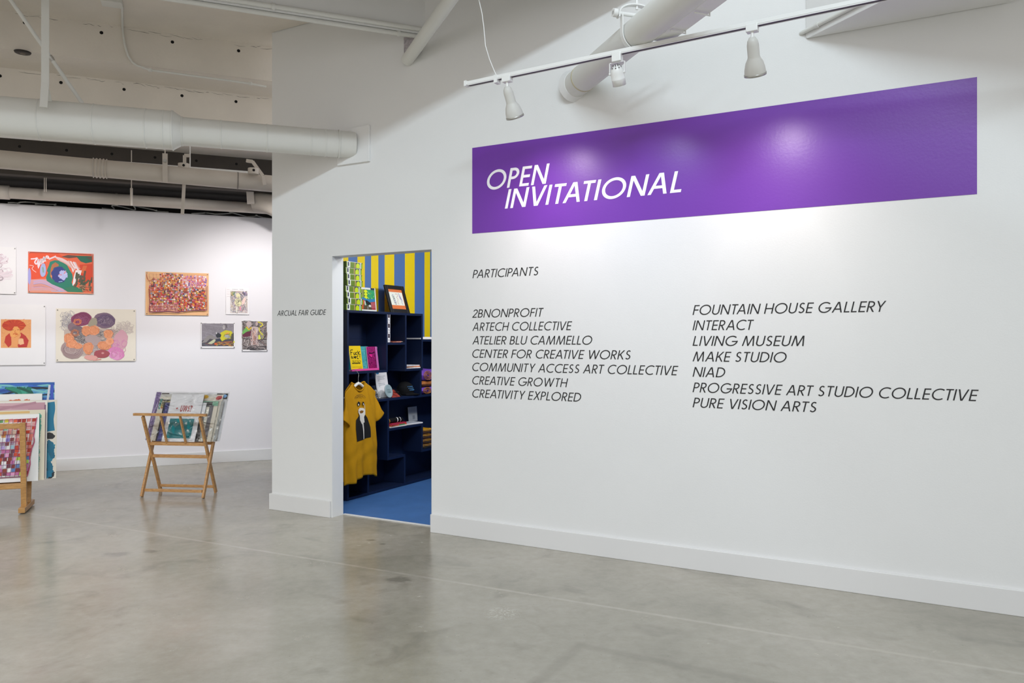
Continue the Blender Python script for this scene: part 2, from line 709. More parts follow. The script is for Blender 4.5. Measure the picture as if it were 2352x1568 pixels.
# ------------------------------------------------------------------ geometric sans capitals drawn from strokes
def glyph(ch, t):
    P = []

    def V(x, y0=0, y1=1):
        P.append([(x, y0), (x + t, y0), (x + t, y1), (x, y1)])

    def H(y, x0, x1):
        P.append([(x0, y), (x1, y), (x1, y + t), (x0, y + t)])

    def dia(x0, y0, x1, y1, k=1.0):
        hw = t / 2 * math.hypot(x1 - x0, y1 - y0) / abs(y1 - y0) * k
        P.append([(x0 - hw, y0), (x0 + hw, y0), (x1 + hw, y1), (x1 - hw, y1)])

    def arc(cx, cy, rx, ry, a0, a1, n=26):
        for i in range(n):
            a, b = math.radians(a0 + (a1 - a0) * i / n), math.radians(a0 + (a1 - a0) * (i + 1) / n)
            q = []
            for an, k in ((a, 0), (b, 0), (b, 1), (a, 1)):
                q.append((cx + (rx - t * k) * math.cos(an), cy + (ry - t * k) * math.sin(an)))
            P.append(q)

    def rib(pts):
        n = len(pts)
        L = []
        for i in range(n):
            a, b = pts[max(0, i - 1)], pts[min(n - 1, i + 1)]
            dx, dy = b[0] - a[0], b[1] - a[1]
            l = math.hypot(dx, dy) or 1
            L.append(((pts[i][0] - dy / l * t / 2, pts[i][1] + dx / l * t / 2), (pts[i][0] + dy / l * t / 2, pts[i][1] - dx / l * t / 2)))
        for i in range(n - 1):
            P.append([L[i][0], L[i][1], L[i + 1][1], L[i + 1][0]])

    def apts(cx, cy, rx, ry, a0, a1, n=14):
        return [(cx + rx * math.cos(math.radians(a0 + (a1 - a0) * i / n)), cy + ry * math.sin(math.radians(a0 + (a1 - a0) * i / n))) for i in range(n + 1)]

    h = t * 0.53
    w = 0.5
    if ch == 'A':
        w = 0.80
        dia(h, 0, w / 2 - h * .3, 1)
        dia(w - h, 0, w / 2 + h * .3, 1)
        H(0.27, 0.17, w - 0.17)
    elif ch == 'B':
        w = 0.56
        V(0)
        for y0, y1, x in ((0.5 - t / 2, 1, 0.50), (0, 0.5 + t / 2, 0.56)):
            ry = (y1 - y0) / 2
            arc(x - ry, y0 + ry, ry, ry, -90, 90, 16)
            H(y0, 0, x - ry)
            H(y1 - t, 0, x - ry)
    elif ch == 'C':
        w = 0.82
        arc(0.52, 0.5, 0.52, 0.52, 52, 308)
    elif ch == 'D':
        w = 0.74
        V(0)
        arc(0.24, 0.5, 0.5, 0.5, -90, 90)
        H(0, 0, 0.24)
        H(1 - t, 0, 0.24)
    elif ch == 'E':
        w = 0.49
        V(0)
        H(0, 0, w)
        H(1 - t, 0, w)
        H(0.5 - t / 2, 0, w * .96)
    elif ch == 'F':
        w = 0.47
        V(0)
        H(1 - t, 0, w)
        H(0.5 - t / 2, 0, w * .95)
    elif ch == 'G':
        w = 1.0
        arc(0.52, 0.5, 0.52, 0.52, 46, 362)
        H(0.5 - t, 0.55, 1.03)
    elif ch == 'H':
        w = 0.70
        V(0)
        V(w - t)
        H(0.5 - t / 2, 0, w)
    elif ch == 'I':
        w = t
        V(0)
    elif ch == 'K':
        w = 0.62
        V(0)
        dia(t * 1.1, 0.42, w - h * 1.5, 1)
        dia(w - h, 0, t * 1.9, 0.58)
    elif ch == 'L':
        w = 0.44
        V(0)
        H(0, 0, w)
    elif ch == 'M':
        w = 0.98
        dia(h, 0, 0.18, 1)
        dia(w / 2, 0, 0.20, 1, .95)
        dia(w / 2, 0, w - 0.20, 1, .95)
        dia(w - h, 0, w - 0.18, 1)
    elif ch == 'N':
        w = 0.76
        V(0)
        V(w - t)
        dia(w - t * .6, 0, t * .6, 1)
    elif ch == 'O':
        w = 1.04
        arc(0.52, 0.5, 0.52, 0.52, 0, 360, 44)
    elif ch in 'PR':
        w = 0.52
        V(0)
        y0 = 0.42
        ry = (1 - y0) / 2
        x = 0.52
        arc(x - ry, y0 + ry, ry, ry, -90, 90, 18)
        H(1 - t, 0, x - ry)
        H(y0, 0, x - ry)
        if ch == 'R':
            w = 0.56
            dia(w - h, 0, 0.22, y0 + t * .5)
    elif ch == 'S':
        w = 0.52
        rib(apts(0.26, 0.735, 0.17, 0.265 - t / 2, 38, 270) + apts(0.26, 0.235 + t / 4, 0.25 - t / 2, 0.235 + t / 4 - t / 2 + 0.0, 90, -150)[1:])
    elif ch == 'T':
        w = 0.54
        V(w / 2 - t / 2)
        H(1 - t, 0, w)
    elif ch == 'U':
        w = 0.66
        r = w / 2
        V(0, r - .03, 1)
        V(w - t, r - .03, 1)
        arc(r, r - 0.015, r, r, 180, 360)
    elif ch == 'V':
        w = 0.74
        dia(w / 2 - h * .3, 0, h, 1)
        dia(w / 2 + h * .3, 0, w - h, 1)
    elif ch == 'W':
        w = 1.16
        dia(0.31, 0, h, 1)
        dia(0.31, 0, w / 2, 1)
        dia(w - 0.31, 0, w / 2, 1)
        dia(w - 0.31, 0, w - h, 1)
    elif ch == 'X':
        w = 0.68
        dia(h, 0, w - h * 1.4, 1)
        dia(w - h, 0, h * 1.4, 1)
    elif ch == 'Y':
        w = 0.66
        V(w / 2 - t / 2, 0, 0.46)
        dia(w / 2, 0.42, h, 1)
        dia(w / 2, 0.42, w - h, 1)
    elif ch == '2':
        w = 0.52
        rib(apts(0.26, 0.73, 0.22, 0.27 - t / 2, 172, -38) + [(0.06, t * .8)])
        H(0, 0, w)
    elif ch == '?':
        w = 0.46
        rib(apts(0.23, 0.75, 0.18, 0.25 - t / 2, 172, -60) + [(0.22, 0.42), (0.22, 0.28)])
        P.append([(0.22 - t / 2, 0), (0.22 + t / 2, 0), (0.22 + t / 2, t), (0.22 - t / 2, t)])
    elif ch == '!':
        w = t
        V(0, 0.3, 1)
        V(0, 0, t)
    elif ch == '+':
        w = 0.5
        H(0.5 - t / 2, 0, w)
        V(w / 2 - t / 2, 0.25, 0.75)
    elif ch == ' ':
        w = 0.20
    return P, w


KERN = {'AT': .13, 'TA': .13, 'AV': .15, 'VA': .15, 'PA': .12, 'LT': .1, 'FA': .1, 'AC': .04, 'AY': .12, 'LL': .02, 'RT': .04, 'RY': .05, 'TO': .05,
        'TI': .03, 'ET': .03, 'CT': .03, 'LO': .04, 'FO': .04, 'WO': .05, 'UA': .05, 'TE': .02, 'CA': .06, 'EA': .04, 'KE': .03, 'RO': .02, 'XP': .02, 'IV': .03, 'VI': .03, 'NA': .02}


def text_polys(txt, t, gap=0.13, slant=0.2):
    x, out = 0.0, []
    for i, ch in enumerate(txt):
        if i:
            x -= KERN.get(txt[i - 1] + ch, 0.0)
        P, w = glyph(ch, t)
        for q in P:
            out.append([(px + x + slant * py, py) for px, py in q])
        x += w + gap
    x0 = min(p[0] for q in out for p in q)
    x1 = max(p[0] for q in out for p in q)
    return [[((px - x0) / (x1 - x0), py) for px, py in q] for q in out]


def wall_text(txt, s0, s1, base, cap, t, off):
    """one mesh builder per word"""
    polys = text_polys(txt, t)
    # split the run of polygons at the blanks
    words, cnt = [[]], 0
    for ch in txt:
        n = len(glyph(ch, t)[0])
        if ch == ' ':
            words.append([])
        words[-1] += polys[cnt:cnt + n]
        cnt += n
    out = []
    k = 0
    for wd in words:
        mb = MB()
        for q in wd:
            k += 1
            vs = [W(s0 + (s1 - s0) * px, base + cap * py, off + .00006 * (k % 9)) for px, py in q]
            mb.add(vs, [tuple(range(len(vs)))])
        out.append(mb)
    return out

# ================================================================== THE SETTING
S_END, S_D0, S_D1, S_R = -5.043, -4.363, -3.375, 4.2
DOOR_H = 2.152
WT = 0.135

mb = MB()
mb.box((-13, -7, -0.12), (9, 14, 0.0))
struct('floor', mb, M_FLOOR)


def wbox(mb, s0, s1, h0, h1, o0, o1, mi=0):
    return mb.box((s0, o0, h0), (s1, o1, h1), mi, T=lambda s, o, h: W(s, h, o))


def poly_box(mb, pts, h0, h1, mi=0):
    return mb.prism(pts, h0, h1, lambda e, f, h: EF(e, f, h), mi)


mb = MB()
outl = [(S_END, 0), (S_D0, 0), (S_D0, DOOR_H), (S_D1, DOOR_H), (S_D1, 0), (S_R, 0), (S_R, 7.2), (S_END, 7.2)]
mb.prism(outl, -WT, 0.0, lambda s, h, o: W(s, h, o))
struct('wall_right', mb, M_WALL)

# baseboards of the big wall
BT, BH = 0.018, 0.137
mb = MB()
wbox(mb, S_END - BT, S_D0 - 0.012, 0, BH, 0.0005, BT)
wbox(mb, S_END - BT, S_END - 0.0005, 0, BH, -1.2, 0.0005)
struct('baseboard_right', mb, M_BASE, bevel=0.003)
mb = MB()
wbox(mb, S_D1, S_R, 0, BH, 0.0005, BT)
struct('baseboard_front', mb, M_BASE, bevel=0.003)
# white painted threshold line under the opening
mb = MB()
wbox(mb, S_D0, S_D1, 0.0005, 0.006, -WT - 0.02, -WT + 0.004)
struct('trim_1', mb, M_BASE)

# art wall (free standing partition, open above)
ART_H = 2.96
mb = MB()
mb.box((-6.5, 0, 0), (1.0, 0.14, ART_H), T=lambda t, y, h: AW(t, h, -y))
struct('wall_left', mb, M_ARTWALL)
mb = MB()
mb.box((-6.5, 0.0005, 0), (1.0, 0.016, 0.137), T=lambda t, y, h: AW(t, h, y))
struct('baseboard_left', mb, M_BASE, bevel=0.003)

# shop room behind the opening
mb = MB()
mb.box((DC + WT - 0.0, S_END + 0.10, -0.02), (9.6, -1.2, 0.004), T=lambda w, s, h: N3 * w + D3 * s + UP * h)
struct('floor_shop', mb, M_BFLOOR)

WB = -4.95           # inner face of the shop's left wall
px_edges = [784, 800, 821, 838, 852.5, 869, 883.5, 905.5, 930, 952.5, 975, 988]


def w_on(x, s):
    r = (x - 1176) / F
    return -s * (NY + r * NX) / (NX - r * NY)


edges = [w_on(x, WB) for x in px_edges]
edges = [5.1, 5.3, 5.42, 5.55] + edges + [edges[-1] + 0.18 * k for k in range(1, 14)]
mb = MB()
for i in range(len(edges) - 1):
    a, b = edges[i], edges[i + 1]
    k = (i - 4) % 2
    mb.add([N3 * a + D3 * WB, N3 * b + D3 * WB, N3 * b + D3 * WB + UP * 2.75, N3 * a + D3 * WB + UP * 2.75], [(0, 1, 2, 3)], False, 0 if k == 0 else 1)
mb.box((DC + WT, WB - 0.09, 0), (9.6, WB - 0.004, 2.75), mi=1, T=lambda w, s, h: N3 * w + D3 * s + UP * h)
struct('wall_shop', mb, [M_YEL, M_BLU], fixn=False)
mb = MB()
mb.box((9.5, WB, 0), (9.6, -1.2, 2.75), T=lambda w, s, h: N3 * w + D3 * s + UP * h)
struct('wall_shop_back', mb, M_BLU)
mb = MB()
mb.box((DC + WT + 0.002, -1.3, 0), (9.6, -1.2, 2.75), T=lambda w, s, h: N3 * w + D3 * s + UP * h)
struct('wall_shop_right', mb, M_BLU)
mb = MB()
mb.box((DC + WT, S_END, 2.75), (9.6, -1.2, 2.82), T=lambda w, s, h: N3 * w + D3 * s + UP * h)
struct('ceiling_shop', mb, M_WALL)

# ------------------------------------------------------------------ ceiling: stepped concrete over the gallery
H0, H1, H2, H3 = 4.12, 3.81, 3.50, 3.14
FB, FC, F1, F2, F3_, F4 = 5.806, 4.298, 7.334, 7.835, 9.15, 12.0
EL = -9.5


def crack_line(mb, h, f, n, rnd, e0=-7, e1=0.6, dz=-0.012, wmax=0.0045):
    e = e0
    while e < e1:
        L = rnd.uniform(0.02, 0.12)
        if rnd.random() < 0.62:
            a, b = h + dz + rnd.uniform(-.018, .006), h + dz + rnd.uniform(-.018, .006)
            w = rnd.uniform(0.002, wmax)
            m = (a + b) / 2 + rnd.uniform(-.006, .006)
            y = f - 0.0015
            mb.add([EF(e, y, a), EF(e + L / 2, y, m), EF(e + L, y, b), EF(e + L, y, b - w * .4), EF(e + L / 2, y, m - w), EF(e, y, a - w * .3)],
                   [(0, 1, 4, 5), (1, 2, 3, 4)], False, 2)
        e += L * 0.9


rnd = random.Random(5)
# soffit between front beam and first riser
mb = MB()
poly_box(mb, [(EL, FB), (1.55, FB), (0.585, 6.98), (0.9, F1), (EL, F1)], H0, H0 + 0.2)
struct('ceiling', mb, M_CONC)


def riser(name, f0, f1, ztop, zbot, m, e1, holes):
    mb = MB()
    poly_box(mb, [(EL, f0), (e1, f0), (e1, f1), (EL, f1)], zbot, ztop + 0.3)
    for e in holes:
        mb.disc(EF(e, f0 - 0.002, ztop - 0.075), -F3, 0.014, mi=1)
    if m is M_CONC:
        crack_line(mb, ztop, f0, 30, rnd)
    return struct(name, mb, [m, M_HOLE, M_CRACK])


def e_on(x, y, f):
    p = hit(x, y, EF(0, f, 0), F3)
    return p.dot(E3), p.z


riser('ceiling_step', F1, F2, H0, H1, M_CONC, 0.9, [e_on(x, y, F1)[0] for x, y in ((57, 29), (233, 57), (396, 80), (548, 103), (-120, 8))])
riser('ceiling_step_mid', F2, F3_, H1, H2, M_CONC, 1.3, [e_on(x, y, F2)[0] for x, y in ((285, 192), (418, 208), (542, 223), (140, 175), (0, 158))])
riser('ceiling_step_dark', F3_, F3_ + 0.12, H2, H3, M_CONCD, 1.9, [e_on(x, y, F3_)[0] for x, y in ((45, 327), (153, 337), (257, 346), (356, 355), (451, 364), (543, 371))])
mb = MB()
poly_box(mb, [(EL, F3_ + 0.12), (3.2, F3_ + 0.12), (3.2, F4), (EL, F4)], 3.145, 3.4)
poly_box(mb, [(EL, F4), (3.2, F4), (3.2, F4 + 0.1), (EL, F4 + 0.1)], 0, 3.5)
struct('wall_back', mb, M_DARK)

# front beam over the gallery with two conduits along its lower edge
mb = MB()
poly_box(mb, [(EL, FB - 0.05), (1.60, FB - 0.05), (1.557, FB), (EL, FB)], 3.80, 4.7)
struct('trim_2', mb, M_WALL)
# bulkhead that ends the high hall
mb = MB()
poly_box(mb, [(EL, FC), (2.78, FC), (2.62, FC + 0.2), (EL, FC + 0.2)], 3.78, 7.3)
struct('trim_3', mb, M_WALL)
mb = MB()
poly_box(mb, [(EL, FC + 0.2), (2.6, FC + 0.2), (1.60, FB - 0.05), (EL, FB - 0.05)], 4.7, 4.85)
struct('ceiling_mid', mb, M_CONC)
mb = MB()
poly_box(mb, [(EL, -7), (7.0, -7), (7.0, 0.0), (2.79, FC), (EL, FC)], 7.2, 7.32)
struct('ceiling_high', mb, M_WALL)

# wide beam across the hall, upper right, resting in the big wall
mb = MB()
eL, eR = W(ws(1848), 0).dot(E3), W(ws(2312), 0).dot(E3)


def f_wall(e):   # f coordinate where a line of constant e meets the big wall face
    # n.(E e + F f) = DC
    return (DC - N3.dot(E3) * e) / N3.dot(F3)


mb.prism([(eL, f_wall(eL)), (eL, -3.2), (eR, -3.2), (eR, f_wall(eR))], wh(1848, 91), 3.95, lambda e, f, h: EF(e, f, h))
struct('trim_4', mb, M_WALL, bevel=0.012)

# ================================================================== THINGS ON THE CEILING
# conduits under the front beam
def conduit(name, label, p, q, r, clamps, group=None):
    c = thing(name, label, 'pipe', p, group=group)
    mb = MB()
    mb.tube([p, q], r, 12)
    build('tube', mb, M_PIPE, c, world=True)
    for k in clamps:
        mb = MB()
        m = Vector(p).lerp(Vector(q), k)
        ax = (Vector(q) - Vector(p)).normalized()
        mb.tube([m - ax * 0.012, m + ax * 0.012], r * 1.35, 12)
        build('strap', mb, M_PIPE, c, world=True)
    return c


conduit('conduit', 'upper of two white conduits along the bottom edge of the front ceiling beam', EF(EL, FB - 0.069, 3.828), EF(1.59, FB - 0.069, 3.828), 0.018, (0.705, 0.9))
conduit('conduit', 'lower of two white conduits along the bottom edge of the front ceiling beam', EF(EL, FB - 0.035, 3.783), EF(1.56, FB - 0.035, 3.783), 0.0165, (0.70, 0.72, 0.985))

# sloping round brace with its gusset
pA = at(936, 137, 5.99)
pB = at(1036, -4, 5.25)
pC = pA + (pB - pA) * 2.1
br = thing('brace_pipe', 'sloping white round brace rising from the big wall beside the beam end', 'brace', pA)
mb = MB()
mb.tube([pA - (pB - pA).normalized() * 0.01, pC], [0.047, 0.05], 20)
build('tube', mb, M_PIPE, br, world=True)
mb = MB()
g0 = [(932, 150), (931, 88), (966, 80), (968, 120)]
vs = [hit(x, y, W(0, 0, 0.004), N3) for x, y in g0]
mb.add(vs + [v - N3 * 0.02 for v in vs], [(0, 1, 2, 3), (7, 6, 5, 4), (0, 4, 5, 1), (1, 5, 6, 2), (2, 6, 7, 3), (3, 7, 4, 0)])
build('gusset_plate', mb, mat('fireproofed_grey', '#b5aeb2', 0.9, var=0.25, scale=60, bump=0.8, bscale=80), br, world=True)

# big spiral duct that runs into the wall
dC = W(ws(807), wh(807, 333), 0)
DU = Vector((2.344, 0.797, 0)).normalized()
duct = thing('air_duct', 'large white round duct with a reducer ending in the big wall', 'duct', dC)
kx = lambda t: dC - DU * t
t_red = 1.36   # where the reducer sits
def t_at(x):   # distance along the duct for an image column
    r = (x - 1176) / F
    return (dC.x - r * dC.y) / (DU.x - r * DU.y)
tr0, tr1 = t_at(418), t_at(399)
mb = MB()
mb.tube([kx(-0.03), kx(tr0)], 0.106, 32)
build('small_section', mb, M_PIPE, duct, world=True)
mb = MB()
mb.tube([kx(tr0), kx(tr1)], [0.107, 0.143], 32, cap=False)
build('reducer', mb, M_PIPE, duct, world=True)
mb = MB()
mb.tube([kx(tr1), kx(6.0)], 0.144, 36)
build('large_section', mb, M_PIPE, duct, world=True)
for x, r in ((93, .144), (217, .144), (335, .144), (376, .144), (397, .146), (419, .107), (508, .106), (613, .106), (714, .106), (747, .106), (778, .109)):
    t = t_at(x)
    mb = MB()
    mb.tube([kx(t - .006), kx(t - .003), kx(t + .003), kx(t + .006)], [r, r + .0035, r + .0035, r], 36, cap=False)
    build('seam_band', mb, M_PIPE, duct, world=True)
mb = MB()
sa, sb = ws(851) - 0.33, ws(851)
wbox(mb, sa, sb, wh(851, 371), wh(851, 288), 0.0005, 0.02)
build('wall_flange', mb, M_WALL, duct, world=True, bevel=0.003)

# strap hanger from the soffit down to the duct
hs = thing('duct_hanger', 'tall white flat strap hanging from the soffit down to the big duct', 'hanger', at(104, 230, 5.42))
mb = MB()
mb.bar(at(104, 190, 5.42), EF(at(104, 0, 5.42).dot(E3), at(104, 0, 5.42).dot(F3), H0), 0.048, 0.012, up=-F3)
build('strap', mb, M_PIPE, hs, world=True)
mb = MB()
mb.bar(at(104, 190, 5.42), at(100, 246, 5.40), 0.048, 0.012, up=-F3)
mb.bar(at(106, 205, 5.42), at(112, 232, 5.50), 0.04, 0.008, up=-F3)
build('clip', mb, M_PIPE, hs, world=True)
rd = thing('brace_rod', 'thin white rod slanting behind the duct strap, upper left', 'rod', at(191, 240, 5.78))
mb = MB()
mb.tube([at(191, 240, 5.78), at(8, -24, 5.42)], 0.014, 10)
build('rod', mb, M_PIPE, rd, world=True)
mb = MB()
mb.tube([at(114, 128, 5.625), at(122, 140, 5.64)], 0.017, 10)
build('turnbuckle', mb, M_STEEL, rd, world=True)

# junction box and cord on the stepped soffit
jb = thing('junction_box', 'small white junction box on the soffit with a cord leaving it', 'junction box', EF(0, 0, 0) + hit(257, 2, UP * H0, UP))
c0 = hit(257, 2, UP * H0, UP)
mb = MB()
e0, f0 = c0.dot(E3), c0.dot(F3)
mb.box((e0 - .075, f0 - .06, H0 - .03), (e0 + .075, f0 + .06, H0 - 0.0005), T=lambda e, f, h: EF(e, f, h))
build('box', mb, M_PIPE, jb, world=True, bevel=0.004)
pts = [EF(e0 + .07, f0 + .02, H0 - .02)] + [hit(x, y, EF(0, F1 - .016, 0), F3) for x, y in ((281, 62), (283, 80), (287, 105), (294, 128), (304, 143), (314, 150))]
pf = []
for x, y in ((326, 154), (345, 161), (392, 167), (450, 175), (520, 184), (575, 192), (612, 199)):
    pf.append(hit(x, y, EF(0, F1 - .012, 0), F3))
cd = thing('cable', 'white cord dropping from the soffit box and running along the first step', 'cable', pf[2])
mb = MB()
mb.tube(pts + pf, 0.009, 8)
build('cord', mb, M_PIPE, cd, world=True)
for i in (1, 5):
    mb = MB()
    mb.box((-.012, -.012, -.012), (.012, .012, .012), T=lambda a, b, c, q=pf[i]: q + Vector((a, b, c)))
    build('clip', mb, M_PIPE, cd, world=True)
# dark round vent on the lower step
vc = hit(52, 119, UP * H1, UP)
v = thing('ceiling_vent', 'small black round vent set in the stepped soffit, upper left', 'vent', vc)
mb = MB()
mb.lathe([(0.0, -.012), (.04, -.014), (.058, -.010), (.062, -.0005)], Matrix.Translation(vc), 24)
build('grille', mb, mat('dark_vent_plastic', '#2a2522', 0.5, var=0.1), v, world=True)
mb = MB()
mb.lathe([(.0, -.018), (.02, -.018), (.022, -.012)], Matrix.Translation(vc), 16)
build('hub', mb, mat('dark_vent_hub', '#6f665c', 0.5, var=0.1), v, world=True)

# drain pipes over the art wall
def pix_pipe(name, label, a, b, r, m):
    p, q = at(*a), at(*b)
    q2 = q + (q - p) * 0.35
    p2 = p - (q - p) * 0.5
    o = thing(name, label, 'pipe', p)
    mb = MB()
    mb.tube([p2, q2], r, 24)
    build('pipe_run', mb, m, o, world=True)
    return o, p, q


pb, bp, bq = pix_pipe('drain_pipe', 'off-white drain pipe with a ribbed coupling, just below the big duct', (0, 366, 6.66), (625, 422, 7.5), 0.079, M_PIPEW)


def on(p, q, x):
    r = (x - 1176) / F
    d = q - p
    k = (r * p.y - p.x) / (d.x - r * d.y)
    return p + d * k


ax = (bq - bp).normalized()
mb = MB()
c = on(bp, bq, 230)
prof = []
for i in range(25):
    a = -0.055 + 0.11 * i / 24
    prof.append((c + ax * a, 0.084 + 0.006 * math.cos(i * PI / 3)))
mb.tube([p for p, _ in prof], [r for _, r in prof], 28)
build('ribbed_coupling', mb, M_PIPEW, pb, world=True)
mb = MB()
c = on(bp, bq, 546)
mb.tube([c - ax * .006, c + ax * .006], 0.081, 24)
build('joint_ring', mb, mat('grey_joint', '#8d8680', 0.6, var=0.1), pb, world=True)
pc, cp, cq = pix_pipe('drain_pipe', 'thin off-white drain pipe running just above the top of the art wall', (0, 441, 8.15), (625, 480, 9.2), 0.062, M_PIPEW)
ax2 = (cq - cp).normalized()
mb = MB()
c = on(cp, cq, 10)
mb.tube([c - ax2 * .05, c - ax2 * .045, c + ax2 * .045, c + ax2 * .05], [.064, .074, .074, .064], 24)
build('band_coupling', mb, M_PIPEW, pc, world=True)
mb = MB()
c = on(cp, cq, 268)
mb.tube([c - ax2 * .01, c + ax2 * .01], .066, 20)
build('joint_ring', mb, M_PIPEW, pc, world=True)


def strap_hanger(label, x, ytop, ybot, pp, qq, r, w):
    c = on(pp, qq, x)
    o = thing('pipe_hanger', label, 'hanger', c - UP * r, group=None)
    mb = MB()
    top = UP * (HC - (ytop - 784) / F * (c.y - 0.09))
    y0 = c - F3 * (r + .012)
    p0 = Vector((y0.x, y0.y, c.z - r - .012))
    p1 = Vector((y0.x, y0.y, top.z))
    mb.bar(p0, p1, w, 0.008, up=-F3)
    stp = build('strap', mb, M_PIPEW, o, world=True)
    mb = MB()
    pb_ = Vector((y0.x, y0.y, p1.z - 0.07)) - F3 * .004
    mb.tube([pb_, pb_ - F3 * .02], .018, 6)
    mb.tube([pb_ - F3 * .02, pb_ - F3 * .03], .009, 8)
    build('bolt', mb, M_STEEL, stp, world=True)
    mb = MB()
    mb.tube([p1, Vector((p1.x, p1.y, H2 if c.dot(F3) > F2 - .1 else H1))], .006, 8)
    build('rod', mb, M_PIPEW, o, world=True)
    return o


strap_hanger('flat strap hanger with a bolt on the ribbed drain pipe, left of the bracket', 380, 352, 420, bp, bq, 0.079, 0.044)


def arm_hanger(label, pts_px, ringx, ringy, z, rr=.05):
    o = thing('pipe_bracket', label, 'bracket', at(*pts_px[-1], z))
    mb = MB()
    for (x0, y0), (x1, y1) in zip(pts_px[:-1], pts_px[1:]):
        mb.bar(at(x0, y0, z), at(x1, y1, z), 0.03, 0.02, up=-F3)
    build('arm', mb, M_PIPEW, o, world=True)
    mb = MB()
    c = at(ringx, ringy, z - .03)
    mb.tube([c - UP * .03, c + UP * .025], [rr, rr], 18)
    clr = build('collar', mb, M_PIPEW, o, world=True)
    mb = MB()
    mb.disc(c - F3 * (rr + .002) + UP * .0, -F3, .012)
    build('bolt_hole', mb, M_HOLE, clr, world=True)
    return o


arm_hanger('white bracket with a round collar rising between the two drain pipes', [(436, 357), (424, 357), (424, 400), (419, 492)], 422, 382, 7.25)
arm_hanger('white angled bracket at the corner of the big wall above the drain pipe', [(566, 369), (580, 371), (604, 404), (608, 425)], 582, 393, 7.36)
for lb, x, y0, y1, z in (('thin white rod from the dark soffit to the lower drain pipe', 302, 345, 432, 8.1),
                         ('thin pair of wires hanging in the dark gap, far left', 104, 330, 440, 8.0),
                         ('white strut in the dark gap behind the drain pipes, left of the ribbed duct', 576, 440, 468, 8.75)):
    o = thing('hanger_rod', lb, 'rod', at(x, y1, z))
    mb = MB()
    if 'strut' in lb:
        mb.bar(at(x, y1, z), at(x - 8, y0 - 90, z), .078, .03, up=-F3)
    elif 'pair' in lb:
        mb.tube([at(x - 2, y1, z), at(x - 2, y0, z)], .005, 6)
        mb.tube([at(x + 2, y1, z), at(x + 2, y0, z)], .005, 6)
    else:
        mb.tube([at(x, y1, z), at(x, y0, z)], .006, 6)
        mb.tube([at(x, y1 + 40, z), at(x, y1, z)], .014, 8)
    build('rod', mb, M_PIPEW, o, world=True)

# ribbed flexible duct in the gap next to the big wall
fx = thing('flexible_duct', 'pale ribbed flexible duct in the gap beside the corner of the big wall', 'duct', at(600, 465, 8.9))
pts, rs = [], []
for i in range(61):
    k = i / 60
    x = 583 + 60 * k
    y = 462 + 18 * k * k
    pts.append(at(x, y, 8.9))
    rs.append(0.112 + 0.0075 * (i % 2))
mb = MB()
mb.tube(pts, rs, 20)
build('hose', mb, M_PIPEW, fx, world=True)

# loose cables along the top of the art wall
rc = random.Random(11)
for lb, x0, x1, am in (('tangled white cable lying on the art wall top, at its left end', 20, 150, 5),
                       ('looped white cable lying on the art wall top, at its middle', 235, 385, 9),
                       ('white cable coil lying on the art wall top near the big wall', 440, 620, 8)):
    n = 26
    pts = []
    for i in range(n):
        k = i / (n - 1)
        x = x0 + (x1 - x0) * (k + 0.08 * math.sin(k * 19))
        t, _ = art_t(x, 480, -0.06)
        hgt = 2.972 + 0.001 + abs(math.sin(k * 9 + x0)) * am * 0.006 * math.sin(PI * k)
        pts.append(AW(t, hgt, -0.06 + 0.045 * math.sin(k * 23 + x0)))
    o = thing('cable', lb, 'cable', pts[n // 2])
    mb = MB()
    mb.tube(pts, 0.007, 8)
    build('cord', mb, M_PIPE, o, world=True)

# ------------------------------------------------------------------ pipe, channel and hanger over the hall
pe = W(ws(1318), wh(1318, 198), 0)
pdir = Vector((567, -1780, 0)).normalized()
pp = thing('insulated_pipe', 'thick white insulated pipe coming out of the big wall above the banner', 'pipe', pe)
mb = MB()
mb.tube([pe - pdir * .03, pe + pdir * 6.5], 0.088, 32)
build('pipe_run', mb, M_PIPE, pp, world=True)
mb = MB()
q = pe + pdir * 0.17
mb.tube([q - pdir * .006, q + pdir * .006], 0.0905, 32)
build('tape_ring', mb, mat('yellowed_tape', '#cfc6a8', 0.6, var=0.1), pp, world=True)
mb = MB()
mb.tube([pe + pdir * .001, pe + pdir * 0.05], [0.112, 0.091], 28)
build('wall_patch', mb, M_WALL, pp, world=True)
# clevis hanger
hc = pe + pdir * .95
cl = thing('clevis_hanger', 'white clevis hanger looped around the insulated pipe', 'hanger', hc - UP * .1)
side = pdir.cross(UP).normalized()
ring = []
for i in range(25):
    a = PI * (1.0 + i / 24)
    ring.append(hc + side * .095 * math.cos(a) + UP * .095 * math.sin(a))
ring = [hc + side * -.095 + UP * .11] + ring + [hc + side * .095 + UP * .11]
mb = MB()
for a, b in zip(ring[:-1], ring[1:]):
    mb.bar(a, b, .03, .006, up=pdir.cross(b - a))
build('lower_loop', mb, M_TRACK, cl, world=True)
arch = [hc + side * .115 * math.cos(PI * i / 16) + UP * (.105 + .06 * math.sin(PI * i / 16)) for i in range(17)]
arch = [hc + side * .115 + UP * .08] + arch + [hc - side * .115 + UP * .08]
mb = MB()
for a, b in zip(arch[:-1], arch[1:]):
    mb.bar(a, b, .035, .008, up=pdir.cross(b - a))
build('yoke', mb, M_TRACK, cl, world=True)
mb = MB()
mb.tube([hc - side * .15 + UP * .105, hc + side * .15 + UP * .105], .012, 10)
mb.tube([hc - side * .15 + UP * .105, hc - side * .125 + UP * .105], .026, 6)
mb.tube([hc + side * .15 + UP * .105, hc + side * .125 + UP * .105], .026, 6)
build('cross_bolt', mb, M_TRACK, cl, world=True)
mb = MB()
mb.tube([hc + UP * .14, hc + UP * 3.0], .008, 8)
build('rod', mb, M_TRACK, cl, world=True)
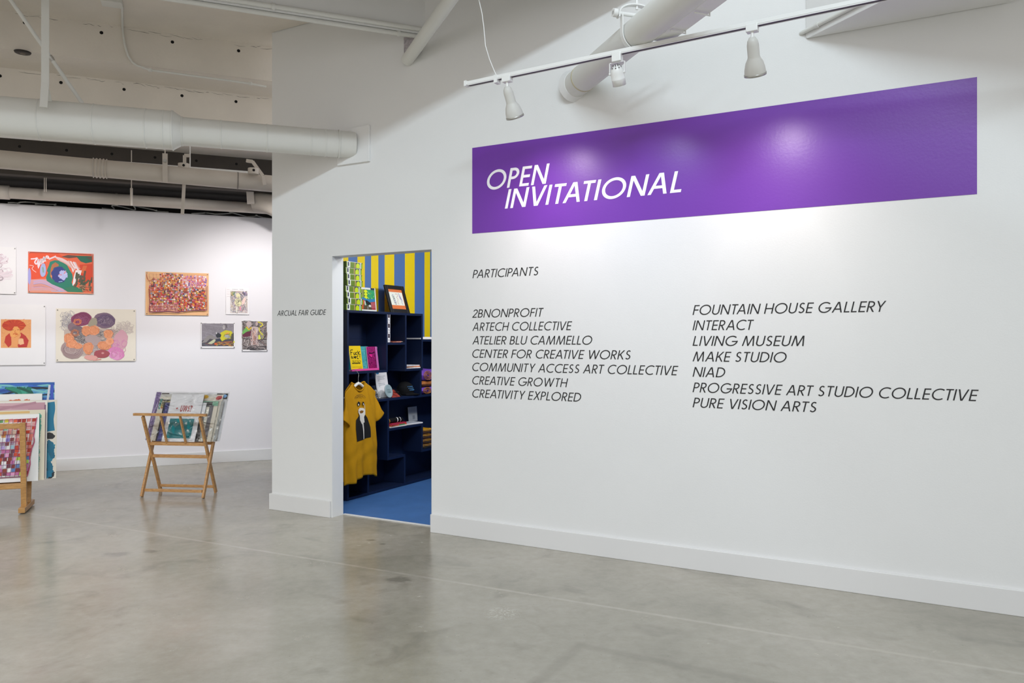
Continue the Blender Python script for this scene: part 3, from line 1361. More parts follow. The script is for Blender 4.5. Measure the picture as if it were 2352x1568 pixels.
# rectangular channel slung beside the pipe
ch = thing('cable_channel', 'white rectangular channel slung along the right side of the insulated pipe', 'channel', at(1512, 86, 4.35))
c0 = at(1520, 84, 4.35)
cdir = pdir
mb = MB()
mb.bar(c0, c0 + cdir * 5, 0.10, 0.06)
build('channel', mb, M_TRACK, ch, world=True, bevel=0.004)
for k in (.18, .42):
    mb = MB()
    c = c0 + cdir * k
    a = c + side * -0.045 + UP * .04
    b = c + side * -0.22 + UP * .14
    mb.tube([c + side * .045 - UP * .04, c - side * .045 - UP * .045, a, b], .005, 6)
    build('strap', mb, M_TRACK, ch, world=True)
# conduit on the side of the wide beam
conduit('conduit', 'white conduit running along the left side of the wide beam, top right', EF(eL - .014, f_wall(eL - .014), wh(1845, 76)), EF(eL - .014, -3, wh(1845, 76)), .012, (0.02, .2))

# ------------------------------------------------------------------ track with three lamp heads
tk1 = at(1165, 176, 4.834)
tk3 = at(1728, 60, 4.052)
tk1.z = tk3.z = 3.108
tdir = (tk3 - tk1).normalized()
tperp = UP.cross(tdir)
t0 = tk1 - tdir * 0.31
t1 = tk1 + tdir * 6.0
tr = thing('track_rail', 'long white lighting track hung in front of the banner', 'lighting track', t0)
mb = MB()
mb.bar(t0, t1, 0.036, 0.022, up=UP)
build('rail', mb, M_TRACK, tr, world=True, bevel=0.002)
mb = MB()
for k in (1, -1):
    mb = MB()
    mb.bar(t0 + tperp * .015 * k - UP * .014 + tdir * .02, t1 + tperp * .014 * k - UP * .014, 0.006, 0.004, up=UP)
    build('lip', mb, M_TRACK, tr, world=True)
mb = MB()
mb.bar(t0 + tdir * .02 - UP * .0125, t1 - UP * .0115, 0.026, 0.004, up=UP)
build('slot', mb, M_SLOT, tr, world=True)
mb = MB()
mb.bar(t0 - tdir * .006, t0 + tdir * .012 , 0.04, 0.034, up=UP)
build('end_cap', mb, M_TRACK, tr, world=True)
for k in (2.6, 4.2):
    mb = MB()
    p = t0 + tdir * k
    mb.tube([p, p + UP * 3.05], .003, 6)
    build('drop_wire', mb, M_TRACK, tr, world=True)
w0 = t0 + tdir * .235
wr = thing('cord', 'thin wavy white wire dropping to the left end of the lighting track', 'wire', w0)
pts = [w0 + UP * .004] + [at(x, y, w0.y + 0.02 * i) for i, (x, y) in enumerate(((1134, 160), (1124, 135), (1115, 105), (1111, 60), (1107, 30), (1098, -8), (1090, -60)))]
mb = MB()
mb.tube(pts, .0032, 6)
build('wire', mb, M_TRACK, wr, world=True)
mb = MB()
mb.bar(w0 - tdir * .012 - UP * .012, w0 + tdir * .012 - UP * .012, .044, .05)
build('wire_clamp', mb, M_TRACK, wr, world=True)


def par_lamp(label, base, axis, power, col, angle):
    o = thing('track_lamp', label, 'spotlight', base)
    mb = MB()
    mb.bar(base - tdir * .03 - UP * .022, base + tdir * .03 - UP * .022, .042, .04)
    build('adapter', mb, M_TRACK, o, world=True, bevel=.003)
    mb = MB()
    k = base - UP * .078
    mb.tube([base - UP * .035, k], .009, 10)
    build('stem', mb, M_TRACK, o, world=True)
    q = (-axis).to_track_quat('Z', 'Y').to_matrix().to_4x4()
    top = k + UP * .0
    L = 0.185
    mouth = top + axis * L
    M = Matrix.Translation(mouth) @ q
    mb = MB()
    mb.lathe([(0, L + .012), (.016, L + .01), (.027, L - .008), (.031, L - .03), (.031, .098), (.034, .088), (.046, .066), (.054, .035), (.056, .012), (.056, .010), (.052, .010),
              (.050, .03), (.03, .07), (0, .075)], M, 28)
    shd = build('shade', mb, M_LAMPB, o, world=True)
    mb = MB()
    mb.lathe([(.056, .012), (.0585, .010), (.0585, -.001), (.052, -.003), (.052, .006)], M, 28)
    build('rim', mb, M_STEEL, shd, world=True)
    mb = MB()
    mb.lathe([(.0515, .004), (.03, -.002), (0, -.005)], M, 28)
    build('lens', mb, M_RIM, shd, world=True)
    sp = spot_light('lamp_light', mouth + axis * .012, mouth + axis, power, angle, 1.0, col, .045)
    return o


ax1 = (N3 * 0.54 - UP * 0.9 + D3 * .03).normalized()
par_lamp('left white bell-shaped spotlight on the track, above the start of the lettering', tk1, ax1, 25, (1.0, .88, .92), 120)
ax3 = (N3 * 0.54 - UP * 0.9 - D3 * .02).normalized()
par_lamp('right white bell-shaped spotlight on the track, above the banner middle', tk3, ax3, 28, (1.0, .91, .90), 120)

# small gimbal lamp in the middle
b2 = on(tk1, tk3, 1418)
b2.z = 3.108
gl = thing('track_lamp', 'small gimbal spotlight with a slotted back, middle of the three on the track', 'spotlight', b2)
mb = MB()
mb.bar(b2 - tdir * .028 - UP * .028, b2 + tdir * .028 - UP * .028, .042, .055)
build('adapter', mb, M_TRACK, gl, world=True, bevel=.004)
ax2_ = (N3 * .52 - UP * .9).normalized()
cen = b2 - UP * .118
mb = MB()
a = tdir * .046
mb.bar(b2 - UP * .058 - a, b2 - UP * .058 + a, .014, .004)
mb.bar(b2 - UP * .058 - a, cen - a, .014, .004, up=tdir)
mb.bar(b2 - UP * .058 + a, cen + a, .014, .004, up=tdir)
build('yoke', mb, M_TRACK, gl, world=True)
q = (-ax2_).to_track_quat('Z', 'Y').to_matrix().to_4x4()
M = Matrix.Translation(cen) @ q
mb = MB()
mb.lathe([(.0, .045), (.018, .043), (.034, .022), (.039, 0), (.039, -.03), (.0405, -.032), (.039, -.036), (.039, -.07), (.034, -.07), (.034, -.03), (0, -.02)], M, 24)
ghd = build('head', mb, M_TRACK, gl, world=True)
mb = MB()
for i in range(9):
    a_ = 2 * PI * i / 9
    for rr, zz in ((.020, .0425), (.029, .031)):
        c = M @ Vector((rr * math.cos(a_), rr * math.sin(a_), zz + .001))
        nn = (M.to_3x3() @ Vector((math.cos(a_) * .55, math.sin(a_) * .55, .7))).normalized()
        mb.disc(c + nn * .0015, nn, .0042, 8)
build('vent_slots', mb, M_SLOT, ghd, world=True)
mb = MB()
mb.tube([cen - tdir * .05, cen - tdir * .039], .008, 8)
build('pivot', mb, M_TRACK, gl, world=True)
mb = MB()
mb.tube([cen + tdir * .05, cen + tdir * .039], .008, 8)
build('pivot', mb, M_TRACK, gl, world=True)
mb = MB()
mb.lathe([(.0335, -.064), (0, -.066)], M, 20)
build('lens', mb, M_RIMC, ghd, world=True)
mb = MB()
mb.tube([b2 - UP * .055, b2 - UP * .07 + tdir * .012, cen + UP * .05], .003, 6)
build('lead', mb, M_TRACK, gl, world=True)
spot_light('lamp_light', cen + ax2_ * .085, cen + ax2_, 15, 105, 1.0, (.72, .78, 1.0), .03)

# ------------------------------------------------------------------ track with heads for the art wall, tucked behind the big duct
FA, HA = 8.06, 3.115
ta = EF(-5.4, FA, HA)
tb = EF(0.5, FA, HA)
ar = thing('track_rail', 'white lighting track hidden behind the ribbed drain pipe', 'lighting track', ta)
mb = MB()
mb.bar(ta, tb, .036, .02)
build('rail', mb, M_TRACK, ar, world=True)
for p in (ta.lerp(tb, .1), ta.lerp(tb, .5), ta.lerp(tb, .9)):
    mb = MB()
    mb.tube([p, p + UP * (H2 - p.z)], .006, 8)
    build('stem', mb, M_TRACK, ar, world=True)


def art_lamp(label, e, power, angle, target, col=(1.0, .97, .97)):
    b = EF(e, FA, HA)
    o = thing('track_lamp', label, 'spotlight', b)
    mb = MB()
    mb.bar(b - E3 * .03 - UP * .018, b + E3 * .03 - UP * .018, .034, .016)
    build('adapter', mb, M_TRACK, o, world=True)
    top = b - UP * .05
    axis = (Vector(target) - top).normalized()
    mouth = top + axis * .09
    M = Matrix.Translation(mouth) @ (-axis).to_track_quat('Z', 'Y').to_matrix().to_4x4()
    mb = MB()
    mb.lathe([(0, .105), (.022, .10), (.024, .06), (.036, .025), (.038, 0), (.034, 0), (.024, .04), (0, .05)], M, 20)
    shd = build('shade', mb, M_LAMPB, o, world=True)
    mb = MB()
    mb.lathe([(.034, .004), (0, .001)], M, 20)
    build('lens', mb, M_RIM, shd, world=True)
    spot_light('lamp_light', mouth + axis * .015, target, power, angle, 0.85, col, .035)
    return o


for lb, x, x2, h2, pw, an in (('spotlight behind the drain pipe lighting the orange and green painting', 150, 125, 1.55, 46, 94),
                      ('spotlight behind the drain pipe lighting the tile painting', 380, 400, 1.5, 34, 98),
                      ('spotlight behind the drain pipe lighting the small drawings by the corner', 650, 605, 1.55, 138, 86),
                      ('spotlight behind the drain pipe out of frame to the left', -80, -100, 1.5, 84, 94)):
    p = hit(x, 300, EF(0, FA, 0), F3)
    tt, _ = art_t(x2, 600)
    art_lamp(lb, p.dot(E3), pw, an, AW(tt, h2))

# shop lights
SW = lambda w, s, h: N3 * w + D3 * s + UP * h
area_light('shop_lamp_light', SW(6.6, -2.9, 2.65), SW(6.8, -4.9, 1.7), .5, 36, (.97, .98, 1.0))
area_light('shop_lamp_light', SW(5.6, -3.4, 2.7), SW(5.7, -3.9, 0), .4, 12, (.97, .98, 1.0))

# ================================================================== BANNER AND LETTERING
bs0, bs1, bh0, bh1 = ws(1085), ws(2244), 2.247, 2.880
bn = thing('banner', 'long purple banner with white title lettering on the big wall', 'banner', W(bs0, bh0, 0.0006))
mb = MB()
wbox(mb, bs0, bs1, bh0, bh1, 0.0006, 0.0022)
build('panel', mb, M_PURPLE, bn, world=True)
mb = wall_text('OPEN', ws(1119), ws(1263), 2.557, .139, .138, .0032)[0]
build('title_word', mb, M_WHITEV, bn, world=True, label='white italic word OPEN')
mb = wall_text('INVITATIONAL', ws(1160), ws(1565.5), 2.4085, .137, .138, .0032)[0]
build('title_word', mb, M_WHITEV, bn, world=True, label='white italic word INVITATIONAL')


def line(txt, x0, yb0, x1, label, cap=.0605, t=.108, group=None):
    s0, s1 = ws(x0), ws(x1)
    base = wh(x0, yb0)
    mbs = wall_text(txt, s0, s1, base, cap, t, .0012)
    if len(mbs) == 1:
        o = build('lettering', mbs[0], M_BLACKV)
        return setp(o, label, 'lettering', group)
    o = thing('lettering', label, 'lettering', W(s0, base, .0012), group=group)
    for mb in mbs:
        build('word', mb, M_BLACKV, o, world=True)
    return o


line('PARTICIPANTS', 1085.3, 638.8, 1237, 'black italic heading by itself above the left column of names', cap=.0605)
left = [('2BNONPROFIT', 729.4, 1249, 'black italic line that starts with a digit, top of the left column'),
        ('ARTECH COLLECTIVE', 759.6, 1314.4, 'black italic line second from the top of the left column'),
        ('ATELIER BLU CAMMELLO', 790.6, 1360.5, 'black italic line third from the top of the left column'),
        ('CENTER FOR CREATIVE WORKS', 821, 1449, 'black italic line in the very middle of the left column of seven'),
        ('COMMUNITY ACCESS ART COLLECTIVE', 851.5, 1558.3, 'longest black italic line of the left column'),
        ('CREATIVE GROWTH', 882.2, 1305, 'black italic line second from the bottom of the left column'),
        ('CREATIVITY EXPLORED', 912.2, 1335, 'black italic line at the bottom of the left column')]
for txt, yb, x1, lb in left:
    line(txt, 1085, yb, x1, lb, group='names in the left column')
right = [('FOUNTAIN HOUSE GALLERY', 723, 2036, 'black italic line at the top of the right column'),
         ('INTERACT', 758.2, 1732, 'short black italic line second from the top of the right column'),
         ('LIVING MUSEUM', 793.8, 1848, 'black italic line third from the top of the right column'),
         ('MAKE STUDIO', 829.5, 1807, 'black italic line in the very middle of the right column of seven'),
         ('NIAD', 864.8, 1666, 'shortest black italic line of the right column, four letters'),
         ('PROGRESSIVE ART STUDIO COLLECTIVE', 900.3, 2248, 'longest black italic line of the right column, reaching the banner edge'),
         ('PURE VISION ARTS', 935, 1876, 'black italic line at the bottom of the right column')]
for txt, yb, x1, lb in right:
    line(txt, 1590.8, yb, x1, lb, cap=.062, group='names in the right column')
line('ARCUAL FAIR GUIDE', 637, 725.2, 749.5, 'small black italic line on the narrow wall left of the doorway', cap=.0445, t=.115)

# ================================================================== ART ON THE LEFT WALL
ROT_A = math.atan2(A3.y, A3.x)


def art(name, label, cat, x0, y0, x1, y1, sheet, draw, seed, pins=True, tilt=-1.0, thick=.002, pin_mat=None):
    """sheet pinned on the art wall; x0,y0 = top left, x1,y1 = bottom right in the photograph"""
    ta_, ha = art_t(x0, y0)
    tb_, hb = art_t(x1, y1)
    w, h = tb_ - ta_, ha - hb
    rx = math.radians(tilt)
    base = AW((ta_ + tb_) / 2, hb, 0.005 + h * math.sin(-rx))
    o = thing(name, label, cat, base, (rx, 0, ROT_A))
    mb = MB()
    nu = 12
    bow = lambda u: 0.004 * math.sin(PI * u)
    mb.sheet(lambda u, v: Vector(((u - .5) * w, -thick, v * h)), nu, 2, True)
    mb.box((-w / 2, -thick + .0001, 0), (w / 2, 0, h))
    pap = build('paper', mb, sheet, o)
    cv = Canvas(w, h, -thick - .0004, seed)
    draw(cv)
    build('picture', cv.mb, PAINT, pap, fixn=False)
    if pins:
        for u, v in ((.02, .03), (.98, .03), (.02, .97), (.98, .97)):
            mb = MB()
            mb.tube([((u - .5) * w, -thick, (1 - v) * h), ((u - .5) * w, -thick - .006, (1 - v) * h)], .0055, 8)
            build('pin', mb, M_PIN, pap)
    return o


OR, GR, BLU, LIL, PKW, DKG, SAL = '#e4471b', '#107a62', '#24307f', '#a9aede', '#efdbe0', '#4a4a38', '#dc9080'


def d_abstract(c):
    R = c.R
    c.rect(0, 0, 1, 1, '#e8623a')
    c.poly([(.01, .03), (.45, .02), (.55, .12), (.3, .14), (.02, .3)], '#e84a10')
    c.poly([(.01, .3), (.25, .15), (.3, .6), (.05, .68)], '#e5481e')
    c.poly([(.78, .28), (.99, .25), (.99, .66), (.83, .75), (.8, .5)], '#d63c0c')
    c.poly([(.84, .3), (.9, .3), (.86, .5), (.8, .48)], '#dc6430')
    # bottom pinks
    c.poly([(.01, .68), (.28, .66), (.5, .8), (.6, .97), (.01, .98)], '#d99a98')
    for k in range(7):
        y = .69 + .025 * k
        c.stroke([(.08, y + .02), (.2, y - .01), (.33, y + .06), (.46, y + .16), (.55, y + .2)], .03, R.choice(['#b9a6d6', '#d79fae', '#c98d92', '#bfa8cc', '#dd9a86']))
    for k in range(4):
        c.stroke([(.05, .88 + .02 * k), (.25, .87 + .02 * k), (.42, .92 + .015 * k)], .02, R.choice(['#cfa0b8', '#de9d88', '#c8a6c2']))
    c.stroke([(.35, .96), (.5, .95), (.6, .98)], .025, '#a8b6de')
    c.ell(.02, .6, .025, .2, '#a9a2dc')
    # big green shape with the blue heart
    pts = [(.33, .23), (.4, .19), (.5, .2), (.58, .27), (.63, .42), (.67, .52), (.68, .62), (.66, .72), (.68, .8), (.78, .86), (.8, .95), (.6, .96), (.52, .88),
           (.36, .78), (.28, .7), (.27, .62), (.3, .5), (.28, .45), (.31, .33)]
    c.poly(pts, GR)
    c.poly([(.36, .3), (.41, .24), (.46, .29), (.46, .33), (.38, .38), (.37, .55), (.36, .66), (.33, .58), (.34, .4)], '#b5663e')
    c.poly([(.34, .58), (.37, .45), (.39, .6), (.37, .66)], '#d9884f')
    c.ell(.47, .54, .12, .2, BLU, 0, .08, 26)
    c.ell(.53, .55, .068, .12, '#b3b8e4', .2, .22, 26)
    for k in range(9):
        a = R.uniform(0, 6)
        c.stroke([(.53 + .02 * math.cos(a), .55 + .04 * math.sin(a)), (.53 + .07 * math.cos(a), .55 + .12 * math.sin(a))], .02, R.choice(['#d8788a', '#c6c8ea', '#b3b8e4']))
    c.stroke([(.4, .7), (.47, .73), (.55, .69)], .03, '#2b2a7a')
    c.stroke([(.46, .72), (.52, .70)], .015, '#9fc4e0')
    # white scrawl
    c.stroke([(.04, .18), (.1, .17), (.14, .15), (.1, .25), (.13, .3), (.16, .17), (.15, .4), (.2, .16), (.19, .3), (.24, .11), (.22, .27), (.28, .09), (.31, .15), (.25, .13), (.26, .23)], .03, '#f2e2e8')
    c.stroke([(.02, .33), (.08, .35), (.06, .42), (.12, .5)], .014, '#efc9c4')
    c.stroke([(.31, .17), (.38, .12), (.42, .09)], .035, '#efd5da')
    c.ell(.225, .44, .045, .17, '#a7b0da', .05, .06)
    c.stroke([(.22, .37), (.23, .5)], .03, '#7fa58f')
    # pale pink streaks, right of centre
    for k in range(8):
        y = .012 * k
        c.stroke([(.40 + .01 * k, .11 + y), (.52 + .006 * k, .15 + y * 1.3), (.62 + .004 * k, .24 + y * 1.4)], .022, R.choice(['#e9cfd2', '#e0a79b', '#e6b9b4']))
    for k in range(14):
        a = R.uniform(.57, .72)
        c.stroke([(a, .16 + (a - .5) * .3), (a + .04, .26 + (a - .5) * .4), (a + .075, .42 + R.uniform(-.05, .06))], .026, R.choice(['#e9cfd2', '#e3b3aa', '#f0dede', '#dfa294', '#e6b9b4']))
    for k in range(9):
        x = .70 + .01 * k
        c.stroke([(x + .03, .42), (x, .6), (x - .02, .8 - .02 * k)], .02, R.choice(['#efe2e2', '#e7d2d2', '#f2ecec']))
    # dark greens
    c.poly([(.5, .1), (.6, .05), (.75, .06), (.74, .1), (.62, .13)], '#5b4133')
    c.poly([(.72, .06), (.98, .06), (.98, .2), (.88, .24), (.8, .2), (.76, .13)], '#0f6149')
    c.poly([(.88, .1), (.98, .07), (.98, .17)], '#4e4638')
    for k in range(26):
        x = R.uniform(.68, .97)
        y = R.uniform(.62, .95)
        c.stroke([(x, y), (x + R.uniform(.01, .06), y - R.uniform(.08, .2))], .045, R.choice(['#4c4a38', '#5a4a36', '#4a5236', '#3f4a34', '#55533c']))
    c.poly([(.55, .87), (.66, .82), (.8, .88), (.85, .96), (.62, .97)], '#2c7a58')
    for k in range(30):
        c.stroke([(R.uniform(.76, .97), R.uniform(.75, .95))] * 1 + [(R.uniform(.76, .97), R.uniform(.8, .95))], .006, R.choice(['#c06a4a', '#d8a37a', '#3d4a33']))
    c.stroke([(.0, .98), (.4, .975), (1, .985)], .03, '#e9906c')
    c.stroke([(.985, .02), (.99, .5), (.985, .98)], .022, '#cf5a3c')
    c.stroke([(.01, .02), (.5, .012), (.99, .03)], .018, '#a83e28')


def d_pink(c):
    R = c.R
    for k in range(46):
        c.scrib(R.uniform(.2, .82), R.uniform(.2, .68), R.uniform(.08, .2), R.uniform(.06, .16), R.uniform(1.5, 3), .018, R.choice(['#e9dde2', '#e0cdd4', '#dcc6cf', '#e6d6dc', '#d8c4cc', '#efe6ea']))
    c.poly([(.1, .8), (.4, .68), (.85, .55), (.93, .62), (.7, .72), (.3, .86)], '#e4d6da')
    for k in range(26):
        c.stroke([(R.uniform(.2, .5), R.uniform(.62, .8)), (R.uniform(.5, .7), R.uniform(.6, .7)), (R.uniform(.75, .95), R.uniform(.5, .62))], .02, R.choice(['#e6d8dd', '#ded0d6', '#ead8de']))
    for x, y, r in ((.74, .75, .06), (.76, .76, .035), (.6, .4, .05), (.7, .55, .03)):
        c.scrib(x, y - .08, r, r * .9, 1.1, .006, '#8b7580', .03, False)
    for k in range(14):
        c.scrib(R.uniform(.3, .8), R.uniform(.3, .6), .06, .05, 1.2, .006, R.choice(['#bfa7b0', '#a99099']), .1, False)


def d_portrait(c):
    # small orange print in the middle of a big white sheet
    R = c.R
    u0, v0, u1, v1 = c.box_
    U = lambda a, b: (u0 + (u1 - u0) * a, v0 + (v1 - v0) * b)
    c.poly([U(0, 0), U(1, 0), U(1, 1), U(0, 1)], '#eba368')
    for k in range(110):
        a, b = R.random() * .95, R.random() * .95
        c.stroke([U(a, b), U(a + .05, b + R.uniform(-.04, .04))], .006, R.choice(['#f0b477', '#e4925a', '#e9b088', '#dd8f62', '#f2bd7e']))
    # round hair
    pts = [U(.05 + 0, .26)]
    pts = []
    for k in range(40):
        a = 2 * PI * k / 40
        q = 1 + R.uniform(-.05, .05)
        pts.append(U(.43 + .39 * q * math.cos(a), .21 + .20 * q * math.sin(a)))
    c.poly(pts, '#c8432a')
    for k in range(50):
        a = R.uniform(0, 6.28)
        c.stroke([U(.43 + .2 * math.cos(a), .22 + .1 * math.sin(a)), U(.43 + .37 * math.cos(a), .21 + .18 * math.sin(a))], .007, R.choice(['#dc5a2c', '#b93626', '#d24a2c']))
    # shoulders
    c.poly([U(.3, .47), U(.16, .6), (U(.12, .8)), U(.25, .98), U(.34, .9), U(.37, .62)], '#c2382c')
    c.poly([U(.66, .46), U(.82, .58), U(.92, .74), U(.86, .97), U(.58, .98), U(.55, .88), (U(.7, .85)), U(.72, .66), U(.58, .64)], '#bd3430')
    # face, hand
    c.poly([U(.38, .36), U(.44, .25), U(.55, .25), U(.62, .34), U(.64, .5), U(.56, .62), U(.44, .66), U(.32, .6), U(.29, .48)], '#efa75e')
    c.poly([U(.34, .62), U(.5, .64), U(.66, .5), U(.66, .58), U(.58, .7), U(.55, .98), U(.36, .98)], '#eaa063')
    c.poly([U(.58, .7), U(.74, .68), U(.77, .86), U(.64, .9), U(.58, .84)], '#efb98a')
    c.stroke([U(.4, .52), U(.47, .5), U(.56, .52), U(.47, .54)], .012, '#d0602c')
    c.stroke([U(.36, .38), U(.42, .36)], .008, '#a2432a')
    c.stroke([U(.54, .37), U(.6, .36)], .008, '#a2432a')
    c.stroke([U(.48, .38), U(.46, .46), U(.52, .47)], .007, '#c8642f')
    c.stroke([U(.44, .64), U(.52, .6), U(.6, .54)], .005, '#c8642f')


def d_circles(c):
    R = c.R
    for k in range(26):
        c.scrib(R.uniform(.1, .2), R.uniform(.12, .38), R.uniform(.03, .07), R.uniform(.05, .1), 1.4, .006, R.choice(['#a59fa3', '#8e888e', '#b9b3b4', '#c5bfbd']), .2)
    for k in range(22):
        c.scrib(R.uniform(.78, .92), R.uniform(.28, .45), R.uniform(.03, .07), R.uniform(.05, .1), 1.4, .006, R.choice(['#cdbfb6', '#bfb0ab', '#c9bbb4']), .2)
    c.poly([(.1, .4), (.3, .35), (.7, .38), (.85, .5), (.84, .8), (.6, .93), (.3, .9), (.1, .75)], '#c4b4aa')
    for k in range(60):
        c.scrib(R.uniform(.2, .8), R.uniform(.42, .85), R.uniform(.03, .08), R.uniform(.04, .1), 1.6, .008, R.choice(['#b9a8a2', '#a99c99', '#bda49f', '#a8918f', '#b8a7ad', '#c7b4a8']), .2)
    c.ell(.31, .2, .13, .13, '#8a4163', -.25, .04)
    c.ell(.31, .18, .11, .1, '#7d3458', -.25, .06)
    c.ell(.6, .22, .14, .15, '#7d6577', .1, .04)
    c.ell(.62, .22, .11, .12, '#6a5470', .1, .06)
    for k in range(16):
        c.scrib(.6 + R.uniform(-.08, .1), .22 + R.uniform(-.06, .06), .05, .06, 1.5, .007, R.choice(['#8f7c8b', '#5d4a66', '#7a6478', '#9a8794']), .2)
        c.scrib(.31 + R.uniform(-.05, .05), .2 + R.uniform(-.05, .05), .05, .06, 1.5, .006, R.choice(['#97557a', '#6f2a4e', '#8b4768']), .2)
    c.ell(.45, .28, .05, .12, '#a39a86', .4, .1)
    c.ell(.2, .34, .05, .09, '#8c737c', .3, .1)
    c.ell(.26, .4, .08, .07, '#7c6a72', 0, .1)
    # lower left grey-mauve loop
    c.ell(.2, .78, .14, .17, '#a78f8c', .5, .03)
    for k in range(9):
        c.scrib(.2 + R.uniform(-.02, .03), .78 + R.uniform(-.03, .03), .11 - .006 * k, .13 - .008 * k, 1.2, .008, R.choice(['#bfaaa6', '#957b7c', '#b29d9b', '#8f7474']), .05, False)
    # pinks on the right
    c.ell(.8, .62, .09, .22, '#d4a0ac', .25, .05)
    c.ell(.75, .85, .11, .12, '#d983b6', .5, .05)
    c.ell(.72, .9, .08, .06, '#e29ac6', .5, .08)
    for k in range(12):
        c.scrib(R.uniform(.68, .86), R.uniform(.6, .92), .04, .07, 1.3, .007, R.choice(['#e0a2c2', '#cf7fae', '#dcb0bb', '#c98fa2']), .2)
    # dark grey scribble in the centre
    for k in range(34):
        c.scrib(R.uniform(.24, .6), R.uniform(.42, .66), .06, .05, 1.5, .006, R.choice(['#77716f', '#5f5b5e', '#8d8584', '#a29894', '#6e6a72']), .25)
    c.ell(.46, .6, .1, .1, '#b09a98', .3, .1)
    c.ell(.57, .86, .1, .08, '#a64d54', 0, .05)
    c.ell(.58, .845, .018, .018, '#cf8f8e')
    c.stroke([(.38, .9), (.45, .94), (.52, .93), (.46, .98), (.56, .96)], .02, '#dd958c')
    c.ell(.43, .93, .08, .05, '#e2a49b', .1, .1)
    for u, v, a, b, f in ((.375, .42, .058, .1, 0), (.47, .41, .07, .095, 0), (.16, .56, .062, .1, 1), (.2, .67, .075, .08, 0), (.27, .71, .06, .05, 0), (.235, .46, .055, .07, -1),
                          (.4, .75, .065, .12, 1), (.6, .7, .09, .085, 1), (.65, .48, .06, .09, 1), (.67, .62, .05, .07, 0)):
        if f >= 0:
            c.ell(u, v, a * .95, b * .95, '#e39468', .2, .05)
        for k in range(5):
            c.scrib(u, v, a, b, 2.2, .008, R.choice(['#ea9a70', '#dd8a5e', '#f0a57c', '#c9855f'] if f >= 0 else ['#dd8a5e', '#a8705a']), .1)
    c.scrib(.265, .25, .055, .06, 3, .008, '#ea8a62', .1)


def d_tiles(c):
    R = c.R
    pal = ['#d8402c', '#e5702a', '#ef9a3c', '#c1243a', '#e88fa0', '#f0c9a0', '#8c2034', '#5a3040', '#d85a7a', '#f4e4d8', '#b35a2a', '#e2b04c', '#7a2a5a', '#403844', '#c97a52', '#9a9a50', '#8aa8c8']
    nx, ny = 34, 22
    for j in range(ny):
        for i in range(nx):
            u0 = .06 + .90 * i / nx + R.uniform(-.004, .004) + .012 * math.sin(j * .5)
            v0 = .03 + .89 * j / ny + R.uniform(-.006, .006) + .012 * math.sin(i * .4) - (.03 if i > nx * .55 and j > 17 else 0)
            if (i < 6 and j < 3) or (i < 1 and j < 5):
                continue
            if j < 1 and i > 19:
                continue
            du, dv = .9 / nx * .88, .89 / ny * .84
            warm = R.random()
            p = pal
            if i > 18 and j < 8:
                p = ['#f0a08a', '#f4e6ea', '#e88fa6', '#c87ab8', '#e86a4a', '#f2c2b4', '#8a6ab0', '#e8d8e8']
            if j > 17 and i < 17:
                p = ['#d08a80', '#c06a68', '#e0a088', '#b85a60', '#d8a8a0', '#a86a7a']
            a = R.choice(p)
            c.rect(u0, v0, u0 + du, v0 + dv, a)
            if R.random() < .62:
                b = R.choice(p + ['#ffffff', '#ffffff'])
                q = .26
                c.rect(u0 + du * q, v0 + dv * q, u0 + du * (1 - q), v0 + dv * (1 - q), b)
                if R.random() < .3:
                    c.rect(u0 + du * .4, v0 + dv * .4, u0 + du * .62, v0 + dv * .62, R.choice(pal))
    for i in range(16):
        u = .06 + .055 * i
        c.stroke([(u, .05), (u + .01, .3), (u - .006, .6), (u + .006, .9)], .0032, R.choice(['#8a2a48', '#a83a3a', '#5a2a52']), .003)
    for j in range(12):
        v = .05 + .075 * j
        c.stroke([(.06, v), (.3, v + .012), (.6, v - .01), (.96, v)], .0032, R.choice(['#a03040', '#7a2448', '#b8452a']), .003)
    c.stroke([(.02, .06), (.02, .12), (.05, .21), (.1, .19), (.13, .14)], .012, '#a8442a')
    c.stroke([(.06, .94), (.3, .92), (.52, .935), (.53, .9), (.56, .92), (.75, .885), (.97, .87)], .016, '#6d2a58')
    c.stroke([(.055, .4), (.06, .7), (.06, .94)], .012, '#8a3048')
    c.stroke([(.975, .3), (.97, .6), (.972, .88)], .012, '#8a4060')


def d_doodle(c):
    # ink and crayon figure doodle (plain stand-in)
    R = c.R
    c.rect(.18, .12, .93, .95, '#d9cfc9')
    c.hatch(.18, .12, .93, .95, 130, .012, ['#8d868c', '#a39aa0', '#b9a6ae', '#c9b497', '#8ea0b8', '#d9a6b0', '#77706e', '#e9e2da'], .1)
    c.ell(.52, .3, .1, .1, '#e6dcae', 0, .15)
    c.poly([(.4, .42), (.62, .4), (.7, .58), (.6, .7), (.42, .68), (.36, .55)], '#e9e2b4')
    c.ell(.76, .5, .06, .16, '#efcfc4', .3, .1)
    c.poly([(.42, .7), (.5, .7), (.48, .93), (.43, .93)], '#ece6d8')
    c.poly([(.58, .7), (.66, .7), (.64, .86), (.58, .84)], '#e79aa6')
    c.hatch(.34, .25, .72, .75, 20, .007, ['#3c383f', '#544e55', '#8b8377'], .06)
    c.hatch(.2, .13, .42, .3, 16, .014, ['#6f9a72', '#a86a86', '#44414a', '#d8c070'], .06)
    c.hatch(.7, .13, .92, .3, 16, .014, ['#8f83b0', '#b080a0', '#55505a'], .06)
    for x in (.28, .34, .4, .46, .6, .66, .71):
        c.stroke([(x, .06), (x + .03, .07)], .012, '#77737a')
    for v in (.08, .16, .24, .33):
        c.stroke([(.04, v), (.15, v)], .006, '#d9b8b8')


